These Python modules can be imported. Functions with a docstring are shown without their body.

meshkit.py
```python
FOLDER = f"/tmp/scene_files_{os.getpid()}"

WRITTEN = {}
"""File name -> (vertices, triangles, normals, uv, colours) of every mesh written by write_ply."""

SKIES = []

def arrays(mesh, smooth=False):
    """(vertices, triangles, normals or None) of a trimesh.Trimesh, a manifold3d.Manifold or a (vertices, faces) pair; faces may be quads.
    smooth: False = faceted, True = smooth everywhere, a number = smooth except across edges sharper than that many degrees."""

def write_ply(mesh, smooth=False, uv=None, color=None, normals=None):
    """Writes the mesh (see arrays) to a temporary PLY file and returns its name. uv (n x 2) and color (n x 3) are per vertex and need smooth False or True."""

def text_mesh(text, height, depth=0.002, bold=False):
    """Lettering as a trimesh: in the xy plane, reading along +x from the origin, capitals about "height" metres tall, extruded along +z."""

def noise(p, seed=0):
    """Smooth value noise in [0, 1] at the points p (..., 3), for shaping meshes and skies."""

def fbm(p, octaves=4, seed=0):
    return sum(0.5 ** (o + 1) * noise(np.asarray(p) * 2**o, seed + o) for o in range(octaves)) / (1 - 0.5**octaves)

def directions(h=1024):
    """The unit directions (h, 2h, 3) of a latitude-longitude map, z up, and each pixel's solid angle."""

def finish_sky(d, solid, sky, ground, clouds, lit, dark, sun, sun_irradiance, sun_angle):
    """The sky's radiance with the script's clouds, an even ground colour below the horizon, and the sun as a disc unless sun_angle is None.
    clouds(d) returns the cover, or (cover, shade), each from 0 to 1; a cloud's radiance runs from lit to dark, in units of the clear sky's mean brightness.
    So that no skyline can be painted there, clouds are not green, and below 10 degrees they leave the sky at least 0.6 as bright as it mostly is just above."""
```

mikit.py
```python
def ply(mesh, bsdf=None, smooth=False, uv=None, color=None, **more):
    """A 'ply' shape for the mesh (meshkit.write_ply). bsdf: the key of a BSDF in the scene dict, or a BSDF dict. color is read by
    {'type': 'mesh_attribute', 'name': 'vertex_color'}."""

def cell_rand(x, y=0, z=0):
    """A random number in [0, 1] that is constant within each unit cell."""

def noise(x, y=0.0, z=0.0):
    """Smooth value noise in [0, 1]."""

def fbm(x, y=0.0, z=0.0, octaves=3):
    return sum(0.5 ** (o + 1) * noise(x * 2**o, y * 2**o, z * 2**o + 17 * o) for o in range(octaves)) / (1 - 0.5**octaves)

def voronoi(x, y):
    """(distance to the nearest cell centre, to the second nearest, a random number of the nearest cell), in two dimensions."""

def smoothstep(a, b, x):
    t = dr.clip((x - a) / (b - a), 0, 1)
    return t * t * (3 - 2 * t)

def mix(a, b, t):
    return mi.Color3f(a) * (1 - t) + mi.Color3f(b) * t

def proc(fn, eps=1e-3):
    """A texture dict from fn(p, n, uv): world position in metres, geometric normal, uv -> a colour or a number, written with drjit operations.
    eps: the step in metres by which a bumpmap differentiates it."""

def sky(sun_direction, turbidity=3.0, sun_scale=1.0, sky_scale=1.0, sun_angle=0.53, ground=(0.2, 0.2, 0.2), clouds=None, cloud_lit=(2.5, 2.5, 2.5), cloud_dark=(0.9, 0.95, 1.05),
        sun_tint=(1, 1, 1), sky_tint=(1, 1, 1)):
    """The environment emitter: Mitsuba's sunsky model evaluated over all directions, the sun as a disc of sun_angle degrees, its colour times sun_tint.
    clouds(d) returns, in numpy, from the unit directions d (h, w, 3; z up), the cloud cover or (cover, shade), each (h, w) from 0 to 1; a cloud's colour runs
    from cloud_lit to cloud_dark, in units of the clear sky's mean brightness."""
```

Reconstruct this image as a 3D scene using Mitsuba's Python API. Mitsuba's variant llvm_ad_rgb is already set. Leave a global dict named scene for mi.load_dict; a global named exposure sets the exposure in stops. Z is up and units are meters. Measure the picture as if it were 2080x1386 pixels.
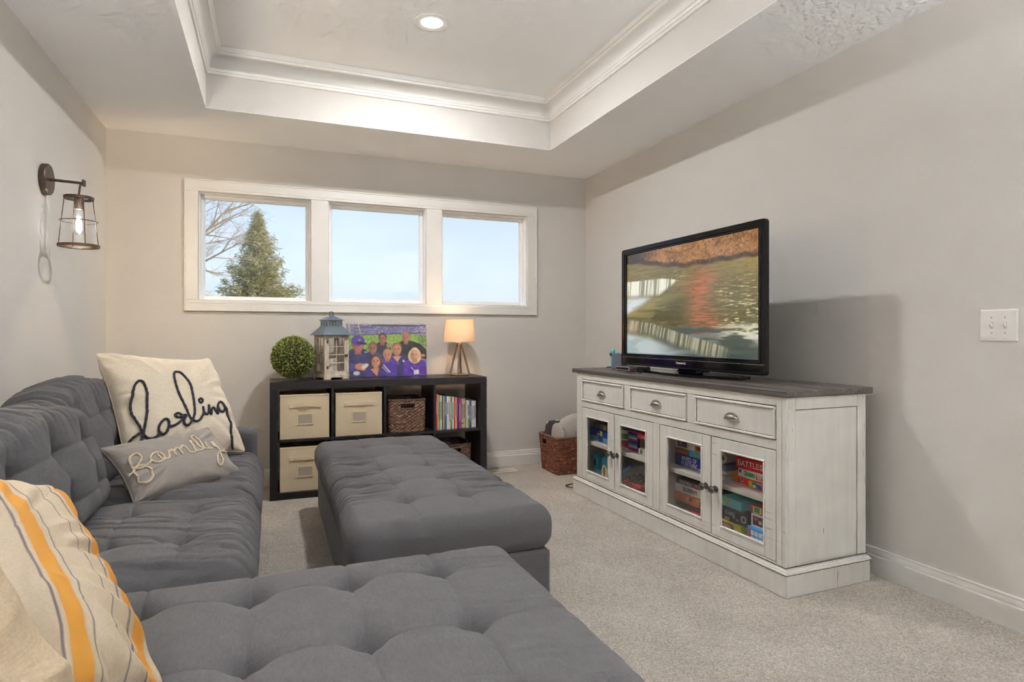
import math, numpy as np, trimesh, drjit as dr, mitsuba as mi, mikit, meshkit
from mikit import noise, fbm, smoothstep, mix, proc
from meshkit import text_mesh
from scipy.spatial import ConvexHull
from shapely.geometry import Polygon, box as sbox, Point, LineString
PI = math.pi
T = mi.ScalarTransform4f
scene, labels = {}, {}

# ------------------------------------------------------------------ camera, sky, exposure
W, D, H, CX, CZ = 3.555, 4.683, 2.44, 1.0113, 1.0829     # room width, back wall distance, soffit height, camera
F, YAW = 1232.88, math.radians(21.6106)
scene['camera'] = {'type': 'perspective', 'fov': math.degrees(2 * math.atan(1040 / F)), 'fov_axis': 'x', 'near_clip': 0.02, 'far_clip': 500.0,
                   'principal_point_offset_y': (693 - 679.94) / 1386,
                   'to_world': T().look_at(origin=[CX, 0, CZ], target=[CX + math.sin(YAW), math.cos(YAW), CZ], up=[0, 0, 1])}


def sky_clouds(d):
    cover = 0.30 + 0.70 * meshkit.fbm(d * 4.0 + 3.1, 4, seed=5)
    return np.clip(cover * (1 - 0.6 * np.clip(d[..., 2], 0, 1)), 0, 1), 0.25 * meshkit.fbm(d * 7, 3, seed=9)


scene['sky'] = mikit.sky((0.95, -0.04, 0.42), turbidity=3.0, sun_scale=3.0, sky_scale=8.4, sky_tint=(1.12, 1.0, 1.03), clouds=sky_clouds, cloud_lit=(1.08, 1.20, 1.36), cloud_dark=(0.94, 1.08, 1.26), ground=(0.35, 0.36, 0.3))
exposure = 0.0
DOWNLIGHT = 940.0
ADDED_UPLIGHT = 690.0  # radiance of the two added fill lamps out of view
TABLE_LAMP = 150.0
SCONCE = 2100.0


# ------------------------------------------------------------------ helpers
def lin(*c):
    c = np.asarray(c[0] if len(c) == 1 else c, float) / 255.0
    return np.where(c <= 0.04045, c / 12.92, ((c + 0.055) / 1.055) ** 2.4)


def rgb(c):
    return {'type': 'rgb', 'value': [float(x) for x in c]}


def mat(name, base, rough=0.6, metal=0.0, bump=None, bump_scale=1.0, **kw):
    p = {'type': 'principled', 'base_color': base if isinstance(base, dict) else rgb(base), 'roughness': rough if isinstance(rough, dict) else float(rough), 'metallic': float(metal), **kw}
    if bump is not None:
        p = {'type': 'bumpmap', 'arbitrary': bump, 'scale': bump_scale, 'bsdf': p}
    scene[name] = {'type': 'twosided', 'bsdf': p}
    return name


_made = {}


def flat(c255, rough=0.5):
    k = 'paint_' + '_'.join(str(int(x)) for x in c255) + '_%d' % int(rough * 100)
    if k not in _made:
        _made[k] = mat(k, lin(c255), rough)
    return k


_count = {}


def key(name):
    n = _count.get(name, 0)
    _count[name] = n + 1
    return name if n == 0 else '%s_%03d' % (name, n)


def thing(name, label, cat, group=None):
    k = key(name)
    labels[k] = {'label': label, 'category': cat}
    if group: labels[k]['group'] = group
    return k


def part(parent, name, mesh, m, smooth=False, label=None, kind=None, **kw):
    k = key(parent + '__' + name)
    scene[k] = mikit.ply(mesh, m, smooth=smooth, **kw)
    if label or kind:
        labels[k] = {}
        if label: labels[k]['label'] = label
        if kind: labels[k]['kind'] = kind
    return k


def solo(name, mesh, m, label, cat, smooth=False, group=None, **kw):
    k = thing(name, label, cat, group)
    scene[k] = mikit.ply(mesh, m, smooth=smooth, **kw)
    return k


def struct(name, mesh, m, label, cat, smooth=False):
    scene[name] = mikit.ply(mesh, m, smooth=smooth)
    labels[name] = {'label': label, 'category': cat, 'kind': 'structure'}
    _count[name] = 1
    return name


def hull(pts):
    pts = np.asarray(pts, float)
    h = ConvexHull(pts)
    f = h.simplices.copy()
    c = pts[h.vertices].mean(0)
    for i, t in enumerate(f):
        a, b, d = pts[t]
        if np.dot(np.cross(b - a, d - a), a - c) < 0: f[i] = t[::-1]
    used = np.unique(f)
    re = np.full(len(pts), -1); re[used] = np.arange(len(used))
    return trimesh.Trimesh(pts[used], re[f], process=False)


def B(x0, x1, y0, y1, z0, z1, c=0.002):
    """A box with chamfered edges."""
    x0, x1 = sorted((x0, x1)); y0, y1 = sorted((y0, y1)); z0, z1 = sorted((z0, z1))
    if c <= 0: return trimesh.creation.box(bounds=[[x0, y0, z0], [x1, y1, z1]])
    c = min(c, 0.49 * (x1 - x0), 0.49 * (y1 - y0), 0.49 * (z1 - z0))
    p = []
    for sx in (0, 1):
        for sy in (0, 1):
            for sz in (0, 1):
                v = np.array([(x0, x1)[sx], (y0, y1)[sy], (z0, z1)[sz]])
                e = np.array([c * (1 - 2 * sx), c * (1 - 2 * sy), c * (1 - 2 * sz)])
                for k in range(3):
                    q = v + e; q[k] = v[k]; p.append(q)
    return hull(p)


def cat(*ms):
    ms = [m for x in ms for m in (x if isinstance(x, (list, tuple)) else [x])]
    return trimesh.util.concatenate(ms)


def move(m, M):
    m = m.copy(); m.apply_transform(M); return m


def TR(x=0, y=0, z=0, rz=0.0, rx=0.0, ry=0.0):
    R = trimesh.transformations.euler_matrix(rx, ry, rz, 'sxyz')
    R[:3, 3] = [x, y, z]
    return R


def tube(path, r, n=8, closed=False):
    p = np.asarray(path, float)
    N = len(p)
    r = np.broadcast_to(np.asarray(r, float), (N,))
    t = np.gradient(p, axis=0) if not closed else (np.roll(p, -1, 0) - np.roll(p, 1, 0))
    t /= np.maximum(np.linalg.norm(t, axis=1, keepdims=True), 1e-9)
    a = np.array([0, 0, 1.0]) if abs(t[0][2]) < 0.9 else np.array([1.0, 0, 0])
    u = np.cross(t[0], a); u /= np.linalg.norm(u)
    ang = np.arange(n) * 2 * PI / n
    v = []
    for i in range(N):
        u = u - t[i] * np.dot(u, t[i]); u /= max(np.linalg.norm(u), 1e-9)
        w = np.cross(t[i], u)
        v.append(p[i] + r[i] * (np.cos(ang)[:, None] * u + np.sin(ang)[:, None] * w))
    v = np.vstack(v)
    f = []
    for i in range(N if closed else N - 1):
        j = (i + 1) % N
        k = np.arange(n); k2 = (k + 1) % n
        f.append(np.c_[i * n + k, i * n + k2, j * n + k2]); f.append(np.c_[i * n + k, j * n + k2, j * n + k])
    if not closed:
        c0, c1 = len(v), len(v) + 1
        v = np.vstack([v, p[0], p[-1]])
        k = np.arange(n); k2 = (k + 1) % n
        f.append(np.c_[k2, k, np.full(n, c0)]); f.append(np.c_[(N - 1) * n + k, (N - 1) * n + k2, np.full(n, c1)])
    return trimesh.Trimesh(v, np.vstack(f), process=False)


def rod(a, b, r, n=8, r2=None):
    return tube([a, b], [r, r if r2 is None else r2], n)


def lathe(profile, n=32, axis=None):
    """Profile [(r, z), ...] from the bottom outside upwards; open ends at r>0 are left open."""
    pr = np.asarray(profile, float)
    ang = np.arange(n) * 2 * PI / n
    v = np.vstack([np.c_[r * np.cos(ang), r * np.sin(ang), np.full(n, z)] for r, z in pr])
    f = []
    k = np.arange(n); k2 = (k + 1) % n
    for i in range(len(pr) - 1):
        a, b = i * n, (i + 1) * n
        if pr[i][0] > 1e-9: f.append(np.c_[a + k, a + k2, b + k2])
        if pr[i + 1][0] > 1e-9: f.append(np.c_[a + k, b + k2, b + k])
    m = trimesh.Trimesh(v, np.vstack(f), process=False)
    return m


def extr(poly, h):
    return trimesh.creation.extrude_polygon(poly, h, engine='earcut')


def grid_faces(nu, nv):
    i = np.arange(nu * nv).reshape(nu, nv)
    a, b, c, d = i[:-1, :-1].ravel(), i[1:, :-1].ravel(), i[1:, 1:].ravel(), i[:-1, 1:].ravel()
    return np.vstack([np.c_[a, b, c], np.c_[a, c, d]])


def text_on(s, height, M, width=None, depth=0.0006, bold=True):
    """Lettering whose local frame (x along the line, y up, z out) is put in place by M; squeezed to width if given."""
    m = text_mesh(s, height, depth, bold)
    if width:
        w = m.bounds[1][0] - m.bounds[0][0]
        m.apply_translation([-m.bounds[0][0], 0, 0]); m.apply_scale([width / w, 1, 1])
    return move(m, M)


def frame(o, x, y, z=None):
    x = np.asarray(x, float); y = np.asarray(y, float)
    M = np.eye(4); M[:3, 0] = x; M[:3, 1] = y; M[:3, 2] = np.cross(x, y) if z is None else z; M[:3, 3] = o
    return M


def smooth_path(p, k=4):
    """Catmull-Rom."""
    p = np.asarray(p, float)
    q = np.vstack([2 * p[0] - p[1], p, 2 * p[-1] - p[-2]])
    out = []
    for i in range(1, len(q) - 2):
        for t in np.arange(k) / k:
            a, b, c, d = q[i - 1], q[i], q[i + 1], q[i + 2]
            out.append(0.5 * (2 * b + (c - a) * t + (2 * a - 5 * b + 4 * c - d) * t * t + (3 * b - a - 3 * c + d) * t ** 3))
    out.append(p[-1])
    return np.array(out)


rng = np.random.default_rng(7)

# ------------------------------------------------------------------ materials
WALL = (0.600, 0.577, 0.548)
mat('wall_paint', WALL, 0.75)
mat('ceiling_paint', (0.83, 0.83, 0.82), 0.85, bump=proc(lambda p, n, uv: smoothstep(0.42, 0.62, fbm(p.x * 42, p.y * 42, 0.5, 2))), bump_scale=0.0045)
mat('trim_paint', (0.79, 0.78, 0.755), 0.35)
mat('casing_paint', (0.70, 0.685, 0.655), 0.4)
mat('vinyl_white', (0.86, 0.86, 0.86), 0.3)
mat('plate_white', (0.86, 0.85, 0.83), 0.22)


def carpet_col(p, n, uv):
    a = fbm(p.x * 215, p.y * 215, 0.3)
    b = fbm(p.x * 7, p.y * 7, 3.0)
    return mi.Color3f(0.430, 0.385, 0.338) * (0.30 + 1.20 * a + 0.22 * (b - 0.5))


mat('carpet', proc(carpet_col), 0.95, bump=proc(lambda p, n, uv: fbm(p.x * 190, p.y * 190, 0.7, 2), eps=0.0012), bump_scale=0.013, sheen=0.3)


def velvet(name, c, sh=0.9):
    def col(p, n, uv):
        g = noise(p.x * 900, p.y * 900, p.z * 900)
        b = fbm(p.x * 26, p.y * 26, p.z * 26)
        w = fbm(p.x * 240, p.y * 70, p.z * 240)
        return mi.Color3f(*c) * (0.70 + 0.34 * g + 0.16 * (b - 0.5) + 0.26 * w)
    mat(name, proc(col), 0.85, sheen=sh, sheen_tint=0.2, specular=0.25, bump=proc(lambda p, n, uv: noise(p.x * 700, p.y * 700, p.z * 700), eps=0.0006), bump_scale=0.0006)


velvet('grey_velvet', (0.083, 0.082, 0.087), 1.0)


def linen(name, c, f=1.0, am=0.16):
    def col(p, n, uv):
        return mi.Color3f(*c) * (1 - am + am * 2 * (0.5 * noise(p.x * 500 * f, p.y * 500 * f, p.z * 90 * f) + 0.5 * noise(p.x * 90 * f, p.y * 90 * f, p.z * 500 * f)) - am * 0.5)
    mat(name, proc(col), 0.9, sheen=0.25, bump=proc(lambda p, n, uv: noise(p.x * 600, p.y * 600, p.z * 600), eps=0.0008), bump_scale=0.0005)


linen('cream_linen', (0.68, 0.585, 0.455))
linen('taupe_linen', (0.285, 0.255, 0.230), am=0.08)
linen('bin_canvas', (0.70, 0.575, 0.40), am=0.08)
linen('tan_linen', (0.62, 0.49, 0.34))
linen('brown_linen', (0.42, 0.31, 0.20))
linen('lampshade_linen', (0.7, 0.6, 0.48))
mat('navy_yarn', (0.012, 0.013, 0.022), 0.9)
mat('natural_rope', (0.66, 0.55, 0.40), 0.85)
mat('piping_taupe', (0.22, 0.19, 0.165), 0.8)
mat('vertex', {'type': 'mesh_attribute', 'name': 'vertex_color'}, 0.7)
mat('vertex_print', {'type': 'mesh_attribute', 'name': 'vertex_color'}, 0.45)


def espresso(p, n, uv):
    g = fbm(p.x * 9 + 0.4 * noise(p.z * 30), p.y * 120, p.z * 120)
    return mi.Color3f(0.010, 0.0085, 0.010) * (0.6 + 0.8 * g)


mat('espresso', proc(espresso), 0.34, specular=0.28, bump=proc(lambda p, n, uv: fbm(p.x * 14, p.y * 160, p.z * 160)), bump_scale=0.0006)


def distressed(p, n, uv):
    side = dr.abs(n.y) > dr.abs(n.x)
    a = dr.select(side, p.x, p.y)
    s1 = noise(a * 260, p.z * 16, 2.0)
    s2 = noise(a * 9, p.z * 150, 5.0)
    big = fbm(p.x * 6, p.y * 6, p.z * 6)
    patch = smoothstep(0.56, 0.72, noise(a * 11, p.z * 4.5, 9.0))
    scr = smoothstep(0.86, 0.97, s1) * patch
    scr2 = smoothstep(0.84, 0.95, s2) * smoothstep(0.60, 0.8, noise(a * 3, p.z * 12, 1.0)) * dr.select(side, 0.0, 1.0)
    base = mi.Color3f(0.705, 0.695, 0.66) * (0.86 + 0.22 * big)
    base = base * (0.96 + 0.08 * noise(a * 60, p.z * 6, 3.0))
    return mix(base, (0.10, 0.08, 0.06), dr.clip(dr.select(side, 0.6, 0.22) * scr + 0.5 * scr2, 0, 1))


mat('distressed_white', proc(distressed), 0.5)
mat('antique_glaze', (0.055, 0.045, 0.038), 0.7)


def dark_top(p, n, uv):
    g = fbm(p.x * 130, p.y * 5, p.z * 130)
    k = fbm(p.x * 30, p.y * 2, 2.0)
    return mix((0.040, 0.034, 0.031), (0.135, 0.120, 0.112), dr.clip(1.5 * g - 0.35 + 0.4 * (k - 0.5), 0, 1))


mat('weathered_grey_wood', proc(dark_top), 0.42, bump=proc(lambda p, n, uv: fbm(p.x * 160, p.y * 6, p.z * 160)), bump_scale=0.0008)
mat('interior_paint', (0.62, 0.60, 0.55), 0.6)
mat('pewter', (0.42, 0.40, 0.38), 0.33, metal=1.0)
mat('dark_pewter', (0.13, 0.12, 0.115), 0.3, metal=0.9)
mat('dark_bronze', (0.075, 0.055, 0.045), 0.4, metal=0.6)
mat('warm_bronze', (0.16, 0.10, 0.065), 0.42, metal=0.7)
mat('black_gloss', (0.002, 0.002, 0.003), 0.07, specular=0.22)
mat('black_plastic', (0.012, 0.012, 0.013), 0.35)
mat('silver_line', (0.5, 0.5, 0.52), 0.25, metal=0.9)
mat('teal_plastic', (0.05, 0.50, 0.58), 0.4)
mat('slate_plastic', (0.10, 0.13, 0.17), 0.4)
mat('galvanised', (0.24, 0.30, 0.36), 0.38, metal=0.85)


def whitewash(p, n, uv):
    g = fbm(p.x * 90, p.y * 90, p.z * 14)
    return mix((0.36, 0.29, 0.21), (0.66, 0.60, 0.51), dr.clip(1.7 * g - 0.2, 0, 1))


mat('whitewash', proc(whitewash), 0.7)


def leg_wood(p, n, uv):
    g = fbm(p.x * 140, p.y * 140, p.z * 12)
    return mix((0.13, 0.10, 0.075), (0.34, 0.28, 0.22), g)


mat('driftwood', proc(leg_wood), 0.55)
mat('candle_wax', (0.8, 0.76, 0.66), 0.5)
scene['clear_pane'] = {'type': 'thindielectric', 'int_ior': 1.5}
scene['lamp_shade_cloth'] = {'type': 'principledthin', 'base_color': proc(lambda p, n, uv: mi.Color3f(0.74, 0.54, 0.38) * (0.86 + 0.24 * noise(p.x * 500, p.y * 500, p.z * 90))), 'roughness': 0.8, 'diff_trans': 0.26, 'spec_trans': 0.0}
mat('book_paper', (0.74, 0.70, 0.62), 0.8)


# ------------------------------------------------------------------ room shell
TX0, TX1, TY1, TY0, TZ = 0.645, 2.92, 4.052, -1.00, 2.79      # the raised tray in the ceiling
YF = -1.60                                                    # the wall behind the camera
struct('floor', B(-0.15, W + 0.15, YF - 0.15, D + 0.2, -0.12, 0.0, 0), 'carpet', 'beige plush carpet covering the whole floor', 'floor')
struct('wall_left', B(-0.15, 0, YF, D, 0, 2.95, 0), 'wall_paint', 'plain greige wall behind the grey sofa, carrying the sconce', 'wall')
struct('wall_right', B(W, W + 0.15, YF, D, 0, 2.95, 0), 'wall_paint', 'plain greige wall behind the television and the white console', 'wall')
# back wall with three openings
WIN = [(0.547, 1.276), (1.407, 2.134), (2.268, 2.996)]
WZ0, WZ1 = 1.326, 2.066
xs = [0 - 0.15] + [v for w in WIN for v in w] + [W + 0.15]
pieces = [B(-0.15, W + 0.15, D, D + 0.15, 0, WZ0, 0), B(-0.15, W + 0.15, D, D + 0.15, WZ1, 2.95, 0)]
pieces += [B(xs[i], xs[i + 1], D, D + 0.15, WZ0, WZ1, 0) for i in (0, 2, 4, 6)]
struct('wall_back', cat(pieces), 'wall_paint', 'greige wall at the far end with three windows in it', 'wall')
struct('wall_front', B(-0.15, W + 0.15, YF - 0.15, YF, 0, 2.95, 0), 'wall_paint', 'plain greige wall behind the camera', 'wall')
# ceiling: soffit ring, tray sides, tray panel
ring = Polygon([(-0.15, YF), (W + 0.15, YF), (W + 0.15, D + 0.0), (-0.15, D + 0.0)], [[(TX0, TY0), (TX1, TY0), (TX1, TY1), (TX0, TY1)]])
m = extr(ring, 0.004); m.apply_translation([0, 0, H])
struct('ceiling', m, 'ceiling_paint', 'white textured ceiling with a raised rectangular tray', 'ceiling')
for (a, b, c, d, nm) in ((TX0 - 0.02, TX0, TY0, TY1, 'tray_side'), (TX1, TX1 + 0.02, TY0, TY1, 'tray_side'), (TX0 - 0.02, TX1 + 0.02, TY1, TY1 + 0.02, 'tray_side'), (TX0 - 0.02, TX1 + 0.02, TY0 - 0.02, TY0, 'tray_side')):
    part('ceiling', nm, B(a, b, c, d, H + 0.0005, TZ + 0.01, 0), 'wall_paint')
part('ceiling', 'tray_panel', B(TX0 - 0.02, TX1 + 0.02, TY0 - 0.02, TY1 + 0.02, TZ, TZ + 0.02, 0), 'ceiling_paint')
# roof over everything so that no sky leaks in
part('ceiling', 'upper_deck', B(-0.3, W + 0.3, YF - 0.3, D + 0.3, 2.95, 3.0, 0), 'ceiling_paint')


def ring_mould(x0, x1, y0, y1, prof):
    """A moulding profile [(inset, z)] mitred round the inside of a rectangle."""
    rows = []
    for o, z in prof:
        rows.append(np.array([[x0 + o, y0 + o, z], [x1 - o, y0 + o, z], [x1 - o, y1 - o, z], [x0 + o, y1 - o, z]]))
    v = np.vstack(rows); f = []
    n = len(prof)
    for i in range(n):
        j = (i + 1) % n
        for k in range(4):
            q = (k + 1) % 4
            f += [[i * 4 + k, i * 4 + q, j * 4 + q], [i * 4 + k, j * 4 + q, j * 4 + k]]
    m = trimesh.Trimesh(v, f, process=False)
    if m.volume < 0: m.invert()
    return m


cz = 2.645
prof = [(0.0, cz), (0.010, cz), (0.013, cz + 0.004), (0.013, cz + 0.016), (0.019, cz + 0.018), (0.021, cz + 0.026), (0.019, cz + 0.032), (0.024, cz + 0.036)]
prof += [(0.024 + 0.048 * (1 - math.cos(t)), cz + 0.036 + 0.062 * math.sin(t)) for t in np.linspace(0.1, PI / 2, 8)]
prof += [(0.078, cz + 0.102), (0.078, cz + 0.112), (0.086, cz + 0.116), (0.086, TZ - 0.0005), (0.0, TZ - 0.0005)]
struct('trim_1', ring_mould(TX0, TX1, TY0, TY1, prof), 'trim_paint', 'white crown moulding running round the ceiling tray', 'crown moulding', smooth=25)

# baseboards
def baseboard(name, a, b, nrm, label):
    a, b, nrm = (np.array([*q, 0.0]) for q in (a, b, nrm))
    pr = [(0, 0), (0.016, 0), (0.016, 0.082), (0.013, 0.086), (0.010, 0.087), (0.012, 0.092), (0.011, 0.100), (0.007, 0.110), (0.009, 0.111), (0.009, 0.117), (0.005, 0.120), (0, 0.120)]
    v = np.vstack([np.array([a + nrm * o + [0, 0, z] for o, z in pr]), np.array([b + nrm * o + [0, 0, z] for o, z in pr])])
    n = len(pr); f = []
    for i in range(n):
        j = (i + 1) % n
        f += [[i, j, n + j], [i, n + j, n + i]]
    m = trimesh.Trimesh(v, f, process=False)
    struct(name, m, 'trim_paint', label, 'baseboard')


baseboard('baseboard_left', (0, YF), (0, D), (1, 0), 'white moulded baseboard along the left wall behind the sofa')
baseboard('baseboard_back', (0, D), (W, D), (0, -1), 'white moulded baseboard under the three windows')
baseboard('baseboard_right', (W, YF), (W, D), (-1, 0), 'white moulded baseboard along the right wall by the console')

# window casing: one frame with mullions
c0, c1, cz0, cz1 = 0.4576, 3.0855, 1.244, 2.155
yc = D - 0.018
cas = [B(c0, c1, yc, D, WZ1 + 0.004, cz1, 0.003), B(c0, c1, yc, D, cz0, WZ0 - 0.004, 0.003), B(c0, WIN[0][0] - 0.004, yc, D, WZ0 - 0.006, WZ1 + 0.006, 0.003), B(WIN[2][1] + 0.004, c1, yc, D, WZ0 - 0.006, WZ1 + 0.006, 0.003)]
cas += [B(WIN[i][1] + 0.004, WIN[i + 1][0] - 0.004, yc + 0.003, D, WZ0 - 0.006, WZ1 + 0.006, 0.002) for i in (0, 1)]
# raised fillets of the casing profile
for z in (cz1 - 0.012, cz0 + 0.002):
    cas.append(B(c0, c1, yc - 0.004, yc + 0.004, z, z + 0.010, 0.0015))
for x in (c0 + 0.0, c1 - 0.010):
    cas.append(B(x, x + 0.010, yc - 0.004, yc + 0.004, cz0, cz1, 0.0015))
for z in (WZ1 + 0.022, WZ0 - 0.026):
    cas.append(B(c0 + 0.03, c1 - 0.03, yc - 0.0025, yc + 0.004, z, z + 0.004, 0.001))
struct('trim_2', cat(cas), 'casing_paint', 'white window casing framing all three windows', 'window casing')


def rect_frame(x0, x1, z0, z1, w, ya, yb, c=0.002, wt=None, wb=None):
    wt = w if wt is None else wt; wb = w if wb is None else wb
    return cat(B(x0, x0 + w, ya, yb, z0, z1, c), B(x1 - w, x1, ya, yb, z0, z1, c), B(x0 + w, x1 - w, ya, yb, z1 - wt, z1, c), B(x0 + w, x1 - w, ya, yb, z0, z0 + wb, c))


def window(i, x0, x1, z0, z1, y_in, y_out, label):
    s = 1 if y_out > y_in else -1
    k = struct('window_%d' % i, rect_frame(x0 - 0.006, x1 + 0.006, z0 - 0.006, z1 + 0.006, 0.009, y_in + s * 0.001, y_out, 0), 'vinyl_white', label, 'window')
    yg = y_in + s * 0.095
    part(k, 'sash_frame', rect_frame(x0 + 0.003, x1 - 0.003, z0 + 0.003, z1 - 0.003, 0.020, yg - 0.022, yg + 0.03, 0.003), 'vinyl_white')
    part(k, 'glazing_bead', rect_frame(x0 + 0.020, x1 - 0.020, z0 + 0.020, z1 - 0.020, 0.010, yg - 0.010, yg + 0.012, 0.002), 'vinyl_white')
    part(k, 'pane', trimesh.Trimesh(np.array([[x0 + 0.026, yg, z0 + 0.026], [x1 - 0.026, yg, z0 + 0.026], [x1 - 0.026, yg, z1 - 0.026], [x0 + 0.026, yg, z1 - 0.026]]), [[0, 1, 2], [0, 2, 3]], process=False), 'clear_pane')


for i, (lab, w) in enumerate(zip(('white-framed window at the left with a spruce behind it', 'white-framed window in the middle of the three, only sky behind it', 'white-framed window at the right above the table lamp'), WIN)):
    window(i + 1, w[0], w[1], WZ0, WZ1, D, D + 0.149, lab)

# ------------------------------------------------------------------ recessed ceiling lights
for i, y in enumerate((3.245,)):
    k = thing('recessed_light', 'round white recessed light glowing in the ceiling tray' if i == 0 else 'round white recessed light in the ceiling tray above the camera', 'ceiling light')
    mt = TR(1.826, y, 0)
    part(k, 'trim_ring', move(lathe([(0.060, TZ), (0.060, TZ - 0.003), (0.090, TZ - 0.005), (0.094, TZ - 0.003), (0.094, TZ)][::-1], 40), mt), 'plate_white', smooth=40)
    lens = move(lathe([(0.060, TZ - 0.0025), (0.0, TZ - 0.004)], 40), mt)
    if lens.face_normals[:, 2].mean() > 0: lens.invert()
    part(k, 'lens', lens, 'plate_white', label='glowing diffuser', emitter={'type': 'area', 'radiance': rgb(np.array([0.99, 0.99, 0.985]) * DOWNLIGHT)})

# added fill lamps out of view, aimed at the ceiling to brighten the room
for x, y, lab in ((0.26, 0.10, 'added fill lamp with an upward bowl, out of view beside the near end of the sofa'), (3.10, -0.85, 'added fill lamp with an upward bowl, out of view in the corner behind the camera')):
    k = thing('added_floor_lamp', lab, 'added fill lamp')
    mt = TR(x, y, 0)
    part(k, 'base', move(lathe([(0.0, 0.0), (0.14, 0.0), (0.145, 0.012), (0.13, 0.024), (0.03, 0.034), (0.0, 0.036)], 40), mt), 'dark_bronze', smooth=40)
    part(k, 'pole', move(lathe([(0.0, 0.03), (0.013, 0.03), (0.013, 0.9), (0.017, 0.905), (0.017, 0.925), (0.013, 0.93), (0.013, 1.66), (0.0, 1.66)], 20), mt), 'dark_bronze', smooth=40)
    part(k, 'lamp_shade', move(lathe([(0.0, 1.655), (0.03, 1.655), (0.09, 1.69), (0.15, 1.76), (0.175, 1.80), (0.171, 1.80), (0.145, 1.765), (0.085, 1.70), (0.0, 1.675)], 48), mt), 'dark_bronze', smooth=40)
    part(k, 'fill_light_disc', move(lathe([(0.158, 1.788), (0.0, 1.793)], 40), mt), 'plate_white', emitter={'type': 'area', 'radiance': rgb(np.array([0.96, 0.985, 1.0]) * ADDED_UPLIGHT)})


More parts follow.
